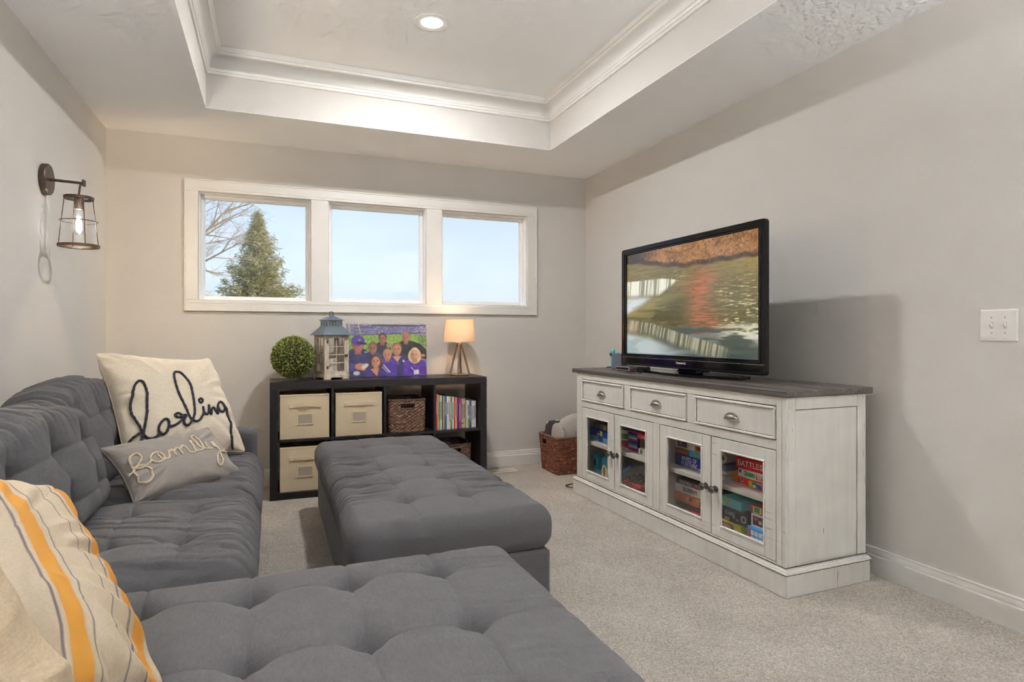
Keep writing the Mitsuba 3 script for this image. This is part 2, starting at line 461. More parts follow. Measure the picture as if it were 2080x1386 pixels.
# ------------------------------------------------------------------ upholstery
def rbox(hx, hy, hz, r, step, stepz=None):
    """A dense rounded box centred on the origin; returns positions, the direction out of its rounded core and faces."""
    stepz = stepz or step
    def lin_(h, st): return np.linspace(-h, h, max(3, int(round(2 * h / st)) + 1))
    X, Y, Z = lin_(hx, step), lin_(hy, step), lin_(hz, stepz)
    V, Fc, at = [], [], 0
    def add(P, A, Bq, flip):
        nonlocal at
        f = grid_faces(A, Bq) + at
        Fc.append(f[:, ::-1] if flip else f); V.append(P); at += len(P)
    for s in (-1, 1):
        a, b = np.meshgrid(X, Y, indexing='ij'); add(np.c_[a.ravel(), b.ravel(), np.full(a.size, s * hz)], len(X), len(Y), s < 0)
        a, b = np.meshgrid(X, Z, indexing='ij'); add(np.c_[a.ravel(), np.full(a.size, s * hy), b.ravel()], len(X), len(Z), s > 0)
        a, b = np.meshgrid(Y, Z, indexing='ij'); add(np.c_[np.full(a.size, s * hx), a.ravel(), b.ravel()], len(Y), len(Z), s < 0)
    m = trimesh.Trimesh(np.vstack(V), np.vstack(Fc), process=False)
    m.merge_vertices(digits_vertex=6)
    p = np.array(m.vertices)
    hh = np.array([hx, hy, hz])
    inner = np.clip(p, -(hh - r), hh - r)
    d = p - inner
    n = d / np.maximum(np.linalg.norm(d, axis=1, keepdims=True), 1e-9)
    return inner + n * r, n, np.array(m.faces)


def tufts(x, y, bx, by, deep=0.035, line=0.006, reach=0.05):
    """Height (negative) of a surface buttoned at the grid bx x by, with seams along the grid lines."""
    X, Y = np.asarray(bx), np.asarray(by)
    dx = np.abs(x[:, None] - X[None]).min(1); dy = np.abs(y[:, None] - Y[None]).min(1)
    rho = np.hypot(dx, dy)
    z = -deep * np.exp(-(rho / reach) ** 1.1)
    sgn = (y[:, None] - Y[None])[np.arange(len(y)), np.abs(y[:, None] - Y[None]).argmin(1)]
    wy = np.where(sgn > 0, 0.024, 0.008)                    # the pleat overlaps towards the camera side
    for d, o, w in ((dx, dy, 0.011), (dy, dx, wy)):
        z -= (line * 0.5 + deep * 0.26 * np.exp(-o / (reach * 1.4))) * np.exp(-(d / w) ** 1.3)
        z -= 0.0030 * np.exp(-(d / 0.0034) ** 2)
    return z


def cushion(cx, cy, z0, z1, hx, hy, r, step, bx, by, deep, puff, wrinkle=None, seed=0, wob=0.004, line=0.006, reach=0.05, M=None, stepz=None, seam_edge=True):
    hz = (z1 - z0) / 2
    p, n, f = rbox(hx, hy, hz, r, step, stepz)
    x, y = p[:, 0], p[:, 1]
    top = np.clip(n[:, 2], 0, 1)
    w = smooth01(top, 0.15, 0.95)
    dz = puff * np.sqrt(np.clip((1 - (x / hx) ** 4) * (1 - (y / hy) ** 4), 0, 1))
    if len(bx): dz = dz + tufts(x, y, np.array(bx), np.array(by), deep, line, reach)
    dz = dz + wob * 2 * (meshkit.fbm(np.c_[x * 6, y * 6, np.zeros_like(x)], 3, seed) - 0.5)
    p = p.copy()
    p[:, 2] += w * dz
    side = 1 - np.abs(n[:, 2])
    bulge = 0.010 * np.clip(1 - (p[:, 2] / hz) ** 2, 0, 1)
    p[:, :2] += n[:, :2] * (bulge * side)[:, None]
    p += n * (0.003 * 2 * (meshkit.fbm(p * 9 + 3, 3, seed + 5) - 0.5))[:, None]
    if wrinkle is not None: p += n * wrinkle(x, y, p[:, 2], n)[:, None]
    p += [cx, cy, (z0 + z1) / 2]
    if M is not None: p = p @ M[:3, :3].T + M[:3, 3]
    return trimesh.Trimesh(p, f, process=False)


def smooth01(t, a, b):
    t = np.clip((t - a) / (b - a), 0, 1)
    return t * t * (3 - 2 * t)


def ridge(t):
    """Sharp valleys, round ridges, from noise in 0..1."""
    return 1 - np.abs(2 * t - 1)


# ---- sectional sofa
sofa = thing('sectional_sofa', 'charcoal grey tufted velvet sectional sofa with a chaise, along the left wall', 'sofa')


def seat_folds(x, y, z, n):
    k = np.exp(-((x - 0.30) / 0.16) ** 2) * smooth01(n[:, 2], -0.4, 0.6)
    a = meshkit.noise(np.c_[x * 3 + 2, y * 55 + x * 4, z * 3], 11)
    long_ = meshkit.noise(np.c_[x * 4, y * 16 + x * 5, z * 2], 14)
    return -0.010 * k * (np.clip(ridge(a) - 0.78, 0, 1) / 0.22) ** 1.4 - 0.010 * (np.clip(ridge(long_) - 0.84, 0, 1) / 0.16) ** 1.5 * smooth01(n[:, 2], 0.2, 0.9)


def chaise_folds(x, y, z, n):
    k = smooth01(x, 0.32, 0.46) * smooth01(np.abs(n[:, 2]), -0.2, 0.5)
    a = meshkit.noise(np.c_[x * 5, y * 40 + x * 9, z * 4], 21)
    return -0.0035 * k * np.clip(ridge(a) - 0.7, 0, 1) / 0.3


SX = 0.985
# chaise in front: x 0.10 .. 1.645, y 0.72 .. 1.715
part(sofa, 'chaise_cushion', cushion(0.9425, 1.065, 0.275, 0.465, 0.7225, 0.655, 0.062, 0.0042,
     [v - 0.9425 for v in (0.50, 0.735, 0.965, 1.193, 1.422)], [v - 1.065 for v in (1.560, 1.250, 0.940, 0.63)], 0.066, 0.009, chaise_folds, 3, stepz=0.010, line=0.004, reach=0.027), 'grey_velvet', smooth=True)
part(sofa, 'chaise_base', B(0.10, 1.65, 0.42, 1.708, 0.05, 0.278, 0.012), 'grey_velvet', smooth=30)
# two seats
for j, (ya, yb, zt_) in enumerate(((1.80, 2.552, 0.472), (2.556, 3.385, 0.484))):
    cy = (ya + yb) / 2
    part(sofa, 'seat_cushion', cushion(0.59, cy, 0.285, zt_, 0.375, (yb - ya) / 2, 0.075, 0.0052,
         [v - 0.59 for v in (0.57, 0.768)], [2.03 - cy, 2.34 - cy] if j == 0 else [-0.22, 0.10], 0.046, 0.022, seat_folds, 31 + j, stepz=0.012, line=0.002, reach=0.030, wob=0.007), 'grey_velvet', smooth=True)
part(sofa, 'seat_base', B(0.06, 0.95, 1.735, 3.385, 0.05, 0.287, 0.012), 'grey_velvet', smooth=30)
# back rail along the wall
part(sofa, 'back_frame', B(0.03, 0.185, 0.42, 3.39, 0.05, 0.735, 0.02), 'grey_velvet', smooth=30)


def arm_mesh():
    p, n, f = rbox(0.455, 0.085, 0.27, 0.038, 0.02)
    p = p + n * (0.004 * (meshkit.fbm(p * 7, 3, 4) - 0.5))[:, None]
    return trimesh.Trimesh(p + [0.485, 3.475, 0.325], f, process=False)


part(sofa, 'arm', arm_mesh(), 'grey_velvet', smooth=True)


def back_folds(x, y, z, n):
    # x runs up the cushion, y along it; folds fan down from the upper edge
    k = smooth01(x, 0.02, 0.20)
    a = meshkit.noise(np.c_[y * 26 + 5 * x, x * 2.6, z * 5], 41)
    b = meshkit.noise(np.c_[y * 52 + 7 * x, x * 2.6, z * 5], 43)
    return -0.016 * k * (np.clip(ridge(a) - 0.70, 0, 1) / 0.30) ** 1.3 - 0.007 * k * (np.clip(ridge(b) - 0.72, 0, 1) / 0.28) ** 1.3


def back_cushion(y0, y1, seed, lean, xt=0.0, h=0.46, half=0.11, droop=0.0):
    """Local: x up, y along the wall, z out into the room."""
    hy = (y1 - y0) / 2
    a = lean
    up = np.array([-math.sin(a), 0, math.cos(a)]); out = np.array([math.cos(a), 0, math.sin(a)])
    M = np.eye(4); M[:3, 0] = up; M[:3, 1] = [0, -1, 0]; M[:3, 2] = out
    M[:3, 3] = np.array([0.335 + xt, (y0 + y1) / 2, 0.455]) + up * (h / 2)
    m = cushion(0, 0, -half, half, h / 2, hy, 0.075, 0.0055, [-0.10, 0.055], [v for v in (-0.29, 0.0, 0.29) if abs(v) < hy - 0.05], 0.050, 0.030, back_folds, seed, line=0.003, wob=0.010, M=None, reach=0.038, stepz=0.01)
    v = np.array(m.vertices)
    # the upper corners sag, the middle stands up
    t = v[:, 1] / hy
    v[:, 0] += smooth01(v[:, 0], -0.05, 0.22) * (0.030 * (1 - t ** 2) - 0.028 * np.abs(t) ** 3 + droop * t)
    v = v @ M[:3, :3].T + M[:3, 3]
    return trimesh.Trimesh(v, m.faces, process=False)


for y0, y1, sd, ln, xt, h, dr_ in ((2.555, 3.375, 51, 0.34, 0.0, 0.432, 0.0), (1.70, 2.57, 52, 0.30, 0.055, 0.392, 0.0), (0.45, 1.69, 53, 0.30, -0.09, 0.43, 0.0)):
    part(sofa, 'back_cushion', back_cushion(y0, y1, sd, ln, xt, h, droop=dr_), 'grey_velvet', smooth=True)
for x, y in ((0.16, 0.48), (1.57, 0.48), (1.57, 1.64), (0.14, 3.48), (0.89, 3.48)):
    part(sofa, 'foot', B(x - 0.03, x + 0.03, y - 0.03, y + 0.03, 0.0, 0.055, 0.004), 'espresso')

# ---- ottoman
ott = thing('storage_ottoman', 'long charcoal grey tufted velvet ottoman standing between the sofa and the bookcase', 'ottoman')
OX0, OX1, OY0, OY1 = 1.262, 2.006, 2.085, 3.885
ocx, ocy, ohx, ohy = (OX0 + OX1) / 2, (OY0 + OY1) / 2, (OX1 - OX0) / 2, (OY1 - OY0) / 2


def ott_folds(x, y, z, n):
    e = smooth01(np.abs(x), 0.10, 0.25) * (1 - 0.15 * (x > 0)) + 0.10
    k = e * smooth01(ohy - 0.34 - np.abs(y + 0.05), -0.05, 0.12)
    a = meshkit.noise(np.c_[x * 2.2, y * 30 + 2.5 * x, z * 2.2], 61)
    b = meshkit.noise(np.c_[x * 5 + 7, y * 58, z * 4], 62)
    big = smooth01(meshkit.noise(np.c_[x * 5, y * 5, z * 0], 63), 0.25, 0.6)
    return k * (0.45 + 0.55 * big) * (-0.021 * (np.clip(ridge(a) - 0.62, 0, 1) / 0.38) ** 1.3 - 0.006 * (np.clip(ridge(b) - 0.72, 0, 1) / 0.28) ** 1.3)


part(ott, 'cushion_lid', cushion(ocx, ocy, 0.262, 0.430, ohx, ohy, 0.050, 0.0042, [1.50 - ocx, 1.745 - ocx], [v - ocy for v in (3.575, 3.275, 2.975, 2.675, 2.372)], 0.042, 0.014, ott_folds, 8, stepz=0.010, line=0.004, reach=0.030), 'grey_velvet', smooth=True)
part(ott, 'body', B(OX0 + 0.012, OX1 - 0.004, OY0 + 0.012, OY1 - 0.012, 0.035, 0.266, 0.012), 'grey_velvet', smooth=30)
for sx in (OX0 + 0.05, OX1 - 0.05):
    for sy in (OY0 + 0.05, OY1 - 0.05):
        part(ott, 'foot', B(sx - 0.025, sx + 0.025, sy - 0.025, sy + 0.025, 0.0, 0.04, 0.003), 'espresso')


# ------------------------------------------------------------------ pillows
def pillow_fn(w, h, t, pinch=0.055, seed=0, fold=0.010, ear=0.0):
    def pos(a, b, s):
        """a, b in -1..1 over the face; s = +1 front, -1 back."""
        mx = np.maximum(np.abs(a), np.abs(b))
        rs = mx / np.maximum((np.abs(a) ** 22 + np.abs(b) ** 22) ** (1 / 22), 1e-9)
        u = a * rs * w / 2 * (1 - pinch * (1 - b * b) * np.abs(a) ** 2)
        v = b * rs * h / 2 * (1 - pinch * (1 - a * a) * np.abs(b) ** 2)
        v = v + ear * np.clip(a, 0, 1) ** 3 * np.clip(b, 0, 1) ** 3
        e = np.clip((1 - np.abs(a) ** 2.8), 0, 1) ** 0.47 * np.clip((1 - np.abs(b) ** 2.8), 0, 1) ** 0.47
        z = t * e
        edge = 1 - e
        ang = np.arctan2(b, a)
        q = np.c_[ang * 4, np.hypot(a, b) * 1.5, np.full_like(a, s * 2.0)]
        z = z + fold * 2 * (meshkit.noise(q * [2.2, 1, 1], seed) - 0.5) * np.sin(PI * np.clip(edge, 0, 1)) * np.clip(e * 3, 0, 1)
        z = z + 0.5 * fold * 2 * (meshkit.fbm(np.c_[a * 2.5, b * 2.5, np.full_like(a, s + 5.0)], 3, seed + 3) - 0.5) * np.clip(e * 3, 0, 1)
        return np.c_[u, v, s * z]
    return pos


def pillow_mesh(fn, M, n=90):
    k = np.linspace(-1, 1, n)
    k = np.sign(k) * (1 - (1 - np.abs(k)) ** 1.35)
    a, b = (q.ravel() for q in np.meshgrid(k, k, indexing='ij'))
    P = np.vstack([fn(a, b, 1), fn(a, b, -1)])
    f = grid_faces(n, n)
    f = np.vstack([f, f[:, ::-1] + n * n])
    uv = np.vstack([np.c_[a, b], np.c_[a, b]])
    P = P @ M[:3, :3].T + M[:3, 3]
    m = trimesh.Trimesh(P, f, process=False)
    return m, uv


def edge_loop(fn, M, n=40):
    k = np.linspace(-1, 1, n)[:-1]
    o = np.ones_like(k)
    a = np.r_[k, o, -k, -o]; b = np.r_[-o, k, o, -k]
    P = fn(a, b, 1)
    return P @ M[:3, :3].T + M[:3, 3]


def on_pillow(fn, w, h, M, uv, lift):
    uv = np.asarray(uv)
    a, b = uv[:, 0] / (w / 2), uv[:, 1] / (h / 2)
    P = fn(np.clip(a, -0.995, 0.995), np.clip(b, -0.995, 0.995), 1)
    P[:, 0], P[:, 1] = uv[:, 0], uv[:, 1]
    P[:, 2] += lift
    return P @ M[:3, :3].T + M[:3, 3]


def orth(o, x, y):
    x = np.array(x, float); x /= np.linalg.norm(x); y = np.array(y, float); y -= x * y.dot(x); y /= np.linalg.norm(y)
    return frame(o, x, y)


# cream pillow with a word in navy yarn
DARLING = [[(-0.2162, -0.208), (-0.2478, -0.2281), (-0.267, -0.2544), (-0.2605, -0.2711), (-0.235, -0.2752), (-0.2196, -0.2555), (-0.2092, -0.2286), (-0.1992, -0.1944), (-0.1839, -0.1383), (-0.1675, -0.0805), (-0.157, -0.0214), (-0.1547, 0.0235), (-0.1628, 0.0494), (-0.1802, 0.048), (-0.1996, 0.0205), (-0.2156, -0.0245), (-0.2273, -0.0754), (-0.229, -0.125), (-0.2199, -0.1667), (-0.2091, -0.2012), (-0.194, -0.2288), (-0.1737, -0.236), (-0.1524, -0.2294), (-0.1342, -0.2143)], [(-0.0994, -0.1875), (-0.1145, -0.2159), (-0.1336, -0.2227), (-0.1439, -0.2121), (-0.1425, -0.191), (-0.1295, -0.1697), (-0.1101, -0.1552), (-0.0979, -0.1645), (-0.0982, -0.1875), (-0.0856, -0.189), (-0.0636, -0.1803), (-0.0428, -0.1642), (-0.0307, -0.1493), (-0.0349, -0.136), (-0.049, -0.1273), (-0.0628, -0.1335), (-0.06, -0.1452), (-0.0423, -0.1472), (-0.0203, -0.1343), (-0.0139, -0.1402), (-0.0265, -0.1581), (-0.028, -0.1766), (-0.0129, -0.1839), (0.0092, -0.1616), (0.0298, -0.1236), (0.045, -0.0656), (0.0548, -0.0103), (0.0601, 0.046), (0.052, 0.0859), (0.0352, 0.1187), (0.0144, 0.125), (-0.0007, 0.1098), (-0.0104, 0.0649), (-0.0133, 0.0017), (-0.0076, -0.0675), (-0.0008, -0.1205), (0.0062, -0.1504), (0.017, -0.1643), (0.0302, -0.1676), (0.0475, -0.1577), (0.0661, -0.1367), (0.0775, -0.1174), (0.0833, -0.0844), (0.0805, -0.1077), (0.0829, -0.1211), (0.0942, -0.1247), (0.1054, -0.1102), (0.1169, -0.0724), (0.1134, -0.0972), (0.1168, -0.1216), (0.122, -0.1028), (0.1355, -0.0836), (0.1431, -0.0885), (0.1447, -0.1101), (0.1497, -0.1187), (0.1587, -0.1067), (0.1626, -0.082), (0.1712, -0.0598), (0.1857, -0.0471), (0.1955, -0.0548), (0.2011, -0.0748), (0.1975, -0.091), (0.1836, -0.1013), (0.172, -0.0945), (0.1688, -0.0798)], [(0.1981, -0.0628), (0.2037, -0.0755), (0.2099, -0.0907), (0.2114, -0.1226), (0.2092, -0.1603), (0.2019, -0.2072), (0.1977, -0.2495), (0.1995, -0.2744), (0.2058, -0.2863)], [(0.0731, -0.0457), (0.0864, -0.0342), (0.0941, -0.0449), (0.0797, -0.0619), (0.0729, -0.0497)]]
FAMILY = [[(-0.2025, -0.0236), (-0.1958, -0.0164), (-0.1806, -0.0049), (-0.1662, 0.0079), (-0.1531, 0.0255), (-0.1527, 0.0415), (-0.1634, 0.0492), (-0.18, 0.0449), (-0.1926, 0.0315), (-0.1971, 0.0099), (-0.1966, -0.0149), (-0.1998, -0.0406), (-0.2016, -0.0664), (-0.1931, -0.0811), (-0.176, -0.0821), (-0.1589, -0.0709), (-0.1501, -0.0507), (-0.1509, -0.0297), (-0.1602, -0.0125), (-0.1763, -0.0061), (-0.1889, -0.0089), (-0.178, -0.0159), (-0.1582, -0.0151), (-0.1396, -0.0076), (-0.1262, 0.0024)], [(-0.0946, 0.0243), (-0.0924, 0.0056), (-0.0838, -0.0075), (-0.069, -0.0092)], [(-0.1323, -0.0011), (-0.1243, 0.0159), (-0.1055, 0.0296), (-0.0886, 0.0293), (-0.0787, 0.0185), (-0.077, 0.0007), (-0.0879, -0.012), (-0.1039, -0.0163), (-0.1198, -0.0112), (-0.127, 0.0009)], [(-0.0762, -0.0095), (-0.0628, -0.0073), (-0.0536, 0.0065), (-0.0491, 0.0243), (-0.0448, 0.0197), (-0.0339, 0.0267), (-0.0308, 0.0171), (-0.029, -0.0073)], [(-0.03, 0.016), (-0.0168, 0.027), (-0.0065, 0.0272), (-0.0035, 0.0139), (-0.0007, -0.0056)], [(-0.0006, 0.0212), (0.013, 0.0324), (0.0221, 0.032), (0.0267, 0.0236), (0.0286, 0.0036), (0.0372, -0.008), (0.0515, -0.0062), (0.0603, 0.0004)], [(0.0613, 0.0393), (0.0595, 0.0212), (0.0583, 0.0022), (0.07, -0.0043), (0.0869, -0.002), (0.0954, 0.0024)], [(0.0937, 0.0028), (0.0839, 0.0163), (0.0809, 0.0417), (0.0769, 0.0646), (0.0837, 0.0753), (0.0956, 0.0756), (0.1007, 0.0569), (0.1016, 0.0299), (0.0983, 0.0073), (0.1029, -0.0004), (0.1181, -0.0031)], [(0.1228, 0.0335), (0.1195, 0.0163), (0.1226, -0.0023), (0.1367, -0.0058)], [(0.1507, 0.0299), (0.1482, 0.0133), (0.1491, -0.0021)], [(0.1575, 0.0322), (0.1581, 0.0024), (0.1628, -0.0225), (0.1567, -0.0541), (0.1485, -0.0754), (0.1301, -0.0872), (0.1247, -0.076), (0.1309, -0.0545), (0.1483, -0.0341), (0.163, -0.0235), (0.1798, -0.0248)], [(0.0575, 0.0494), (0.063, 0.051), (0.0638, 0.0471), (0.0586, 0.0446), (0.0575, 0.0494)]]
M = orth((0.583, 3.241, 0.754), (0.795, 0.593, -0.129), (-0.314, 0.584, 0.748))
pk = thing('throw_pillow', 'large cream pillow reading darling in navy yarn script, at the far end of the sofa', 'pillow')
fn = pillow_fn(0.565, 0.565, 0.085, 0.05, 71, 0.014, 0.045)
m, uv = pillow_mesh(fn, M)
part(pk, 'cover', m, 'cream_linen', smooth=True)
part(pk, 'seam_cord', tube(edge_loop(fn, M), 0.0028, 6, closed=True), 'cream_linen', smooth=True)
yarn = []
for s in DARLING:
    q = on_pillow(fn, 0.565, 0.565, M, smooth_path(s, 6) + [-0.006, 0.010], 0.003)
    yarn.append(tube(q, 0.0052 * (1 + 0.12 * np.sin(np.arange(len(q)) * 1.9)), 8))
part(pk, 'lettering', cat(yarn), 'navy_yarn', smooth=True, label='navy yarn script reading darling')
# taupe lumbar pillow with a word in natural rope
M = orth((0.656, 2.75, 0.570), (0.719, 0.695, 0.011), (-0.508, 0.515, 0.691))
pk = thing('throw_pillow', 'small taupe lumbar pillow reading family in natural rope, leaning on the cream pillow', 'pillow')
fn = pillow_fn(0.476, 0.272, 0.060, 0.085, 77, 0.008, 0.010)
m, uv = pillow_mesh(fn, M, 80)
part(pk, 'cover', m, 'taupe_linen', smooth=True)
part(pk, 'piping', tube(edge_loop(fn, M), 0.0032, 6, closed=True), 'piping_taupe', smooth=True)
rope = []
for s in FAMILY:
    q = smooth_path(s, 6)
    t = np.gradient(q, axis=0); nn = np.c_[-t[:, 1], t[:, 0]] / np.maximum(np.linalg.norm(t, axis=1, keepdims=True), 1e-9)
    for o in (-0.0020, 0.0020):
        w_ = on_pillow(fn, 0.476, 0.272, M, q + nn * o, 0.002)
        rope.append(tube(w_, 0.0021 * (1 + 0.15 * np.sin(np.arange(len(w_)) * 2.1)), 6))
for base, dd in ((FAMILY[0][0], (-1, 0.2)), (FAMILY[0][0], (-1, -0.2)), (FAMILY[0][0], (-1, -0.5)), (FAMILY[10][-1], (1, 0.7)), (FAMILY[10][-1], (1, 0.1)), (FAMILY[10][-1], (1, -0.3))):
    e = np.array(base)[None] + np.linspace(0, 0.018, 4)[:, None] * np.array(dd)[None]
    rope.append(tube(on_pillow(fn, 0.476, 0.272, M, e, 0.002), 0.0016, 5))
part(pk, 'lettering', cat(rope), 'natural_rope', smooth=True, label='natural rope script reading family')

# striped pillow in the foreground
def stripe_pillow(M, w, h, t, label, stripes, base, seed):
    pk = thing('throw_pillow', label, 'pillow')
    fn = pillow_fn(w, h, t, 0.04, seed, 0.016)
    m, uv = pillow_mesh(fn, M, 250)
    u = uv[:, 0] * w / 2
    c = np.tile(np.array(base), (len(u), 1))
    tex = meshkit.noise(np.c_[uv * 130, np.zeros(len(uv))], 5)
    c = c * (0.93 + 0.14 * tex)[:, None]
    for x, wd, col in stripes:
        k = np.clip(4.5 - np.abs(u - x) / (wd / 2) * 4.0 + 0.5 * (tex - 0.5), 0, 1)[:, None]
        c = c * (1 - k) + np.array(col) * k
    part(pk, 'cover', m, 'vertex', smooth=True, color=c)
    part(pk, 'seam_cord', tube(edge_loop(fn, M), 0.0025, 6, closed=True), 'tan_linen', smooth=True)
    return pk


OR, LN = (0.58, 0.215, 0.025), (0.16, 0.12, 0.12)
st = [(0.085, 0.030, OR), (0.060, 0.004, LN), (0.112, 0.004, LN), (0.165, 0.0035, LN), (0.200, 0.004, LN), (0.225, 0.028, OR), (-0.085, 0.030, OR), (-0.06, 0.004, LN), (-0.112, 0.004, LN)]
st_pillow = stripe_pillow(orth((0.580, 1.115, 0.712), (0.57, 0.76, -0.32), (-0.50, 0.63, 0.595)), 0.52, 0.48, 0.080, 'beige pillow with orange stripes standing on the chaise in the foreground', st, (0.47, 0.365, 0.25), 83)
pk = thing('throw_pillow', 'plain tan pillow cut off by the lower left corner of the photo', 'pillow')
fn = pillow_fn(0.45, 0.42, 0.075, 0.05, 91, 0.010)
Mp = orth((0.655, 0.70, 0.655), (0.55, 0.82, 0.12), (-0.52, 0.23, 0.82))
m, uv = pillow_mesh(fn, Mp, 80)
part(pk, 'cover', m, 'brown_linen', smooth=True)
part(pk, 'seam_cord', tube(edge_loop(fn, Mp), 0.0025, 6, closed=True), 'brown_linen', smooth=True)

# ------------------------------------------------------------------ media console (local frame: x into depth, y along the front away from the camera, z up)
CM = TR(2.9657, 1.8925, 0, rz=0.0154)
console = thing('media_console', 'distressed white console with dark wood top and four glass doors, under the television', 'console')


def cp(parent, name, mesh, m, smooth=False, label=None, kind=None):
    return part(parent, name, move(mesh, CM), m, smooth=smooth, label=label, kind=kind)


CL, CD = 1.830, 0.4926
FX = 0.010                                            # face of the frame
cp(console, 'top_board', B(-0.002, CD + 0.018, -0.002, CL + 0.014, 0.8241, 0.8516, 0.004), 'weathered_grey_wood', label='dark weathered wood top')
# plinth with a moulded cap
cp(console, 'plinth', B(0, CD, 0, CL, 0.0, 0.094, 0.003), 'distressed_white')
capp = [(0.0, 0.094), (-0.003, 0.096), (-0.003, 0.101), (0.001, 0.103), (0.002, 0.108), (0.006, 0.112), (0.010, 0.1135), (0.012, 0.120), (0.03, 0.120), (0.03, 0.094)]
cp(console, 'plinth_moulding', ring_mould(0, CD, 0, CL, capp), 'distressed_white')
cp(console, 'plinth_glaze', cat(ring_mould(0, CD, 0, CL, [(-0.0006, 0.0915), (-0.0006, 0.0938), (0.004, 0.0938), (0.004, 0.0915)]), ring_mould(0, CD, 0, CL, [(0.0085, 0.1195), (0.0085, 0.1212), (0.014, 0.1212), (0.014, 0.1195)])), 'antique_glaze')
# carcass
ez0, ez1 = 0.1205, 0.8235
cp(console, 'back_panel', B(CD - 0.022, CD - 0.012, 0.03, CL - 0.03, ez0, ez1, 0), 'interior_paint')
cp(console, 'bottom_panel', B(0.03, CD - 0.022, 0.03, CL - 0.03, 0.100, 0.118, 0), 'interior_paint')
cp(console, 'drawer_deck', B(0.034, CD - 0.022, 0.03, CL - 0.03, 0.612, 0.622, 0), 'interior_paint')
cp(console, 'divider', B(0.034, CD - 0.022, 0.888, 0.906, 0.118, 0.612, 0), 'interior_paint')
for y0, y1 in ((0.032, 0.887), (0.907, CL - 0.032)):
    cp(console, 'shelf', B(0.045, CD - 0.022, y0, y1, 0.349, 0.372, 0.002), 'interior_paint')
# near end: two stiles, rails and a recessed panel
cp(console, 'end_stile', B(FX + 0.016, 0.066, 0.012, 0.032, ez0, ez1, 0.002), 'distressed_white')
cp(console, 'corner_post', B(FX, 0.0245, 0.012, 0.032, ez0, ez1, 0.0015), 'distressed_white')
cp(console, 'end_stile', B(CD - 0.062, CD - 0.012, 0.012, 0.032, ez0, ez1, 0.002), 'distressed_white')
cp(console, 'end_rail', B(0.0675, CD - 0.0635, 0.0125, 0.032, 0.770, ez1, 0.002), 'distressed_white')
cp(console, 'end_panel', B(0.0690, CD - 0.0662, 0.016, 0.030, ez0, 0.7675, 0.001), 'distressed_white')
cp(console, 'end_backing', B(0.03, CD - 0.02, 0.028, 0.036, ez0, ez1, 0), 'antique_glaze')
# far end
cp(console, 'end_panel', B(FX + 0.016, CD - 0.012, CL - 0.034, CL - 0.014, ez0, ez1, 0.002), 'distressed_white')
# face frame
G = 0.0016
def fb(y0, y1, z0, z1): return B(FX, 0.034, y0, y1, z0, z1, 0.0016)
cp(console, 'face_stile', fb(0.034, 0.062, ez0, ez1), 'distressed_white')
cp(console, 'face_stile', fb(1.727, CL - 0.036, ez0, ez1), 'distressed_white')
cp(console, 'face_stile', fb(0.868, 0.925, 0.128, 0.598), 'distressed_white')
cp(console, 'face_rail', fb(0.0632, 1.7258, 0.785, ez1), 'distressed_white')
cp(console, 'face_rail', fb(0.0632, 1.7258, 0.5995, 0.638), 'distressed_white')
cp(console, 'face_rail', fb(0.0632, 1.7258, ez0 + 0.0005, 0.127), 'distressed_white')
for y0, y1 in ((0.581, 0.636), (1.156, 1.211)):
    cp(console, 'face_stile', fb(y0, y1, 0.6392, 0.7838), 'distressed_white')
# dark glaze lying in the joints behind the frame
cp(console, 'joint_glaze', cat(B(0.026, 0.033, 0.034, CL - 0.04, 0.784, 0.787, 0), B(0.026, 0.033, 0.034, CL - 0.04, 0.637, 0.641, 0), B(0.026, 0.033, 0.034, CL - 0.04, 0.594, 0.601, 0)), 'antique_glaze')



def cup_pull():
    nu, nv = 17, 9
    a = np.linspace(0, PI, nu); b = np.linspace(0, PI / 2, nv)
    A, Bq = np.meshgrid(a, b, indexing='ij')
    def shell(k, lift):
        y = 0.044 * k * np.cos(A) * (np.cos(Bq) * 0.30 + 0.70 * np.cos(Bq) ** 0.5)
        z = 0.026 * k * np.sin(A) * np.cos(Bq) ** 0.6
        x = -(0.024 * k * np.sin(Bq) ** 0.8 + lift) * np.sin(np.clip(A * 1.0, 0.0, PI)) ** 0.35
        return np.c_[x.ravel(), y.ravel(), z.ravel() - 0.010]
    f = grid_faces(nu, nv)
    m1 = trimesh.Trimesh(shell(1.0, 0.0), f, process=False); m2 = trimesh.Trimesh(shell(0.90, 0.0), f[:, ::-1], process=False)
    rim = tube(np.c_[np.full(19, -0.001), 0.047 * np.cos(np.linspace(0, PI, 19)), 0.030 * np.sin(np.linspace(0, PI, 19)) - 0.010], 0.0026, 8)
    lip = tube(np.c_[-0.024 * np.sin(np.linspace(0, PI, 15)) ** 0.6, 0.044 * np.cos(np.linspace(0, PI, 15)), np.full(15, -0.010)], 0.0022, 8)
    return cat(m1, m2, rim, lip)


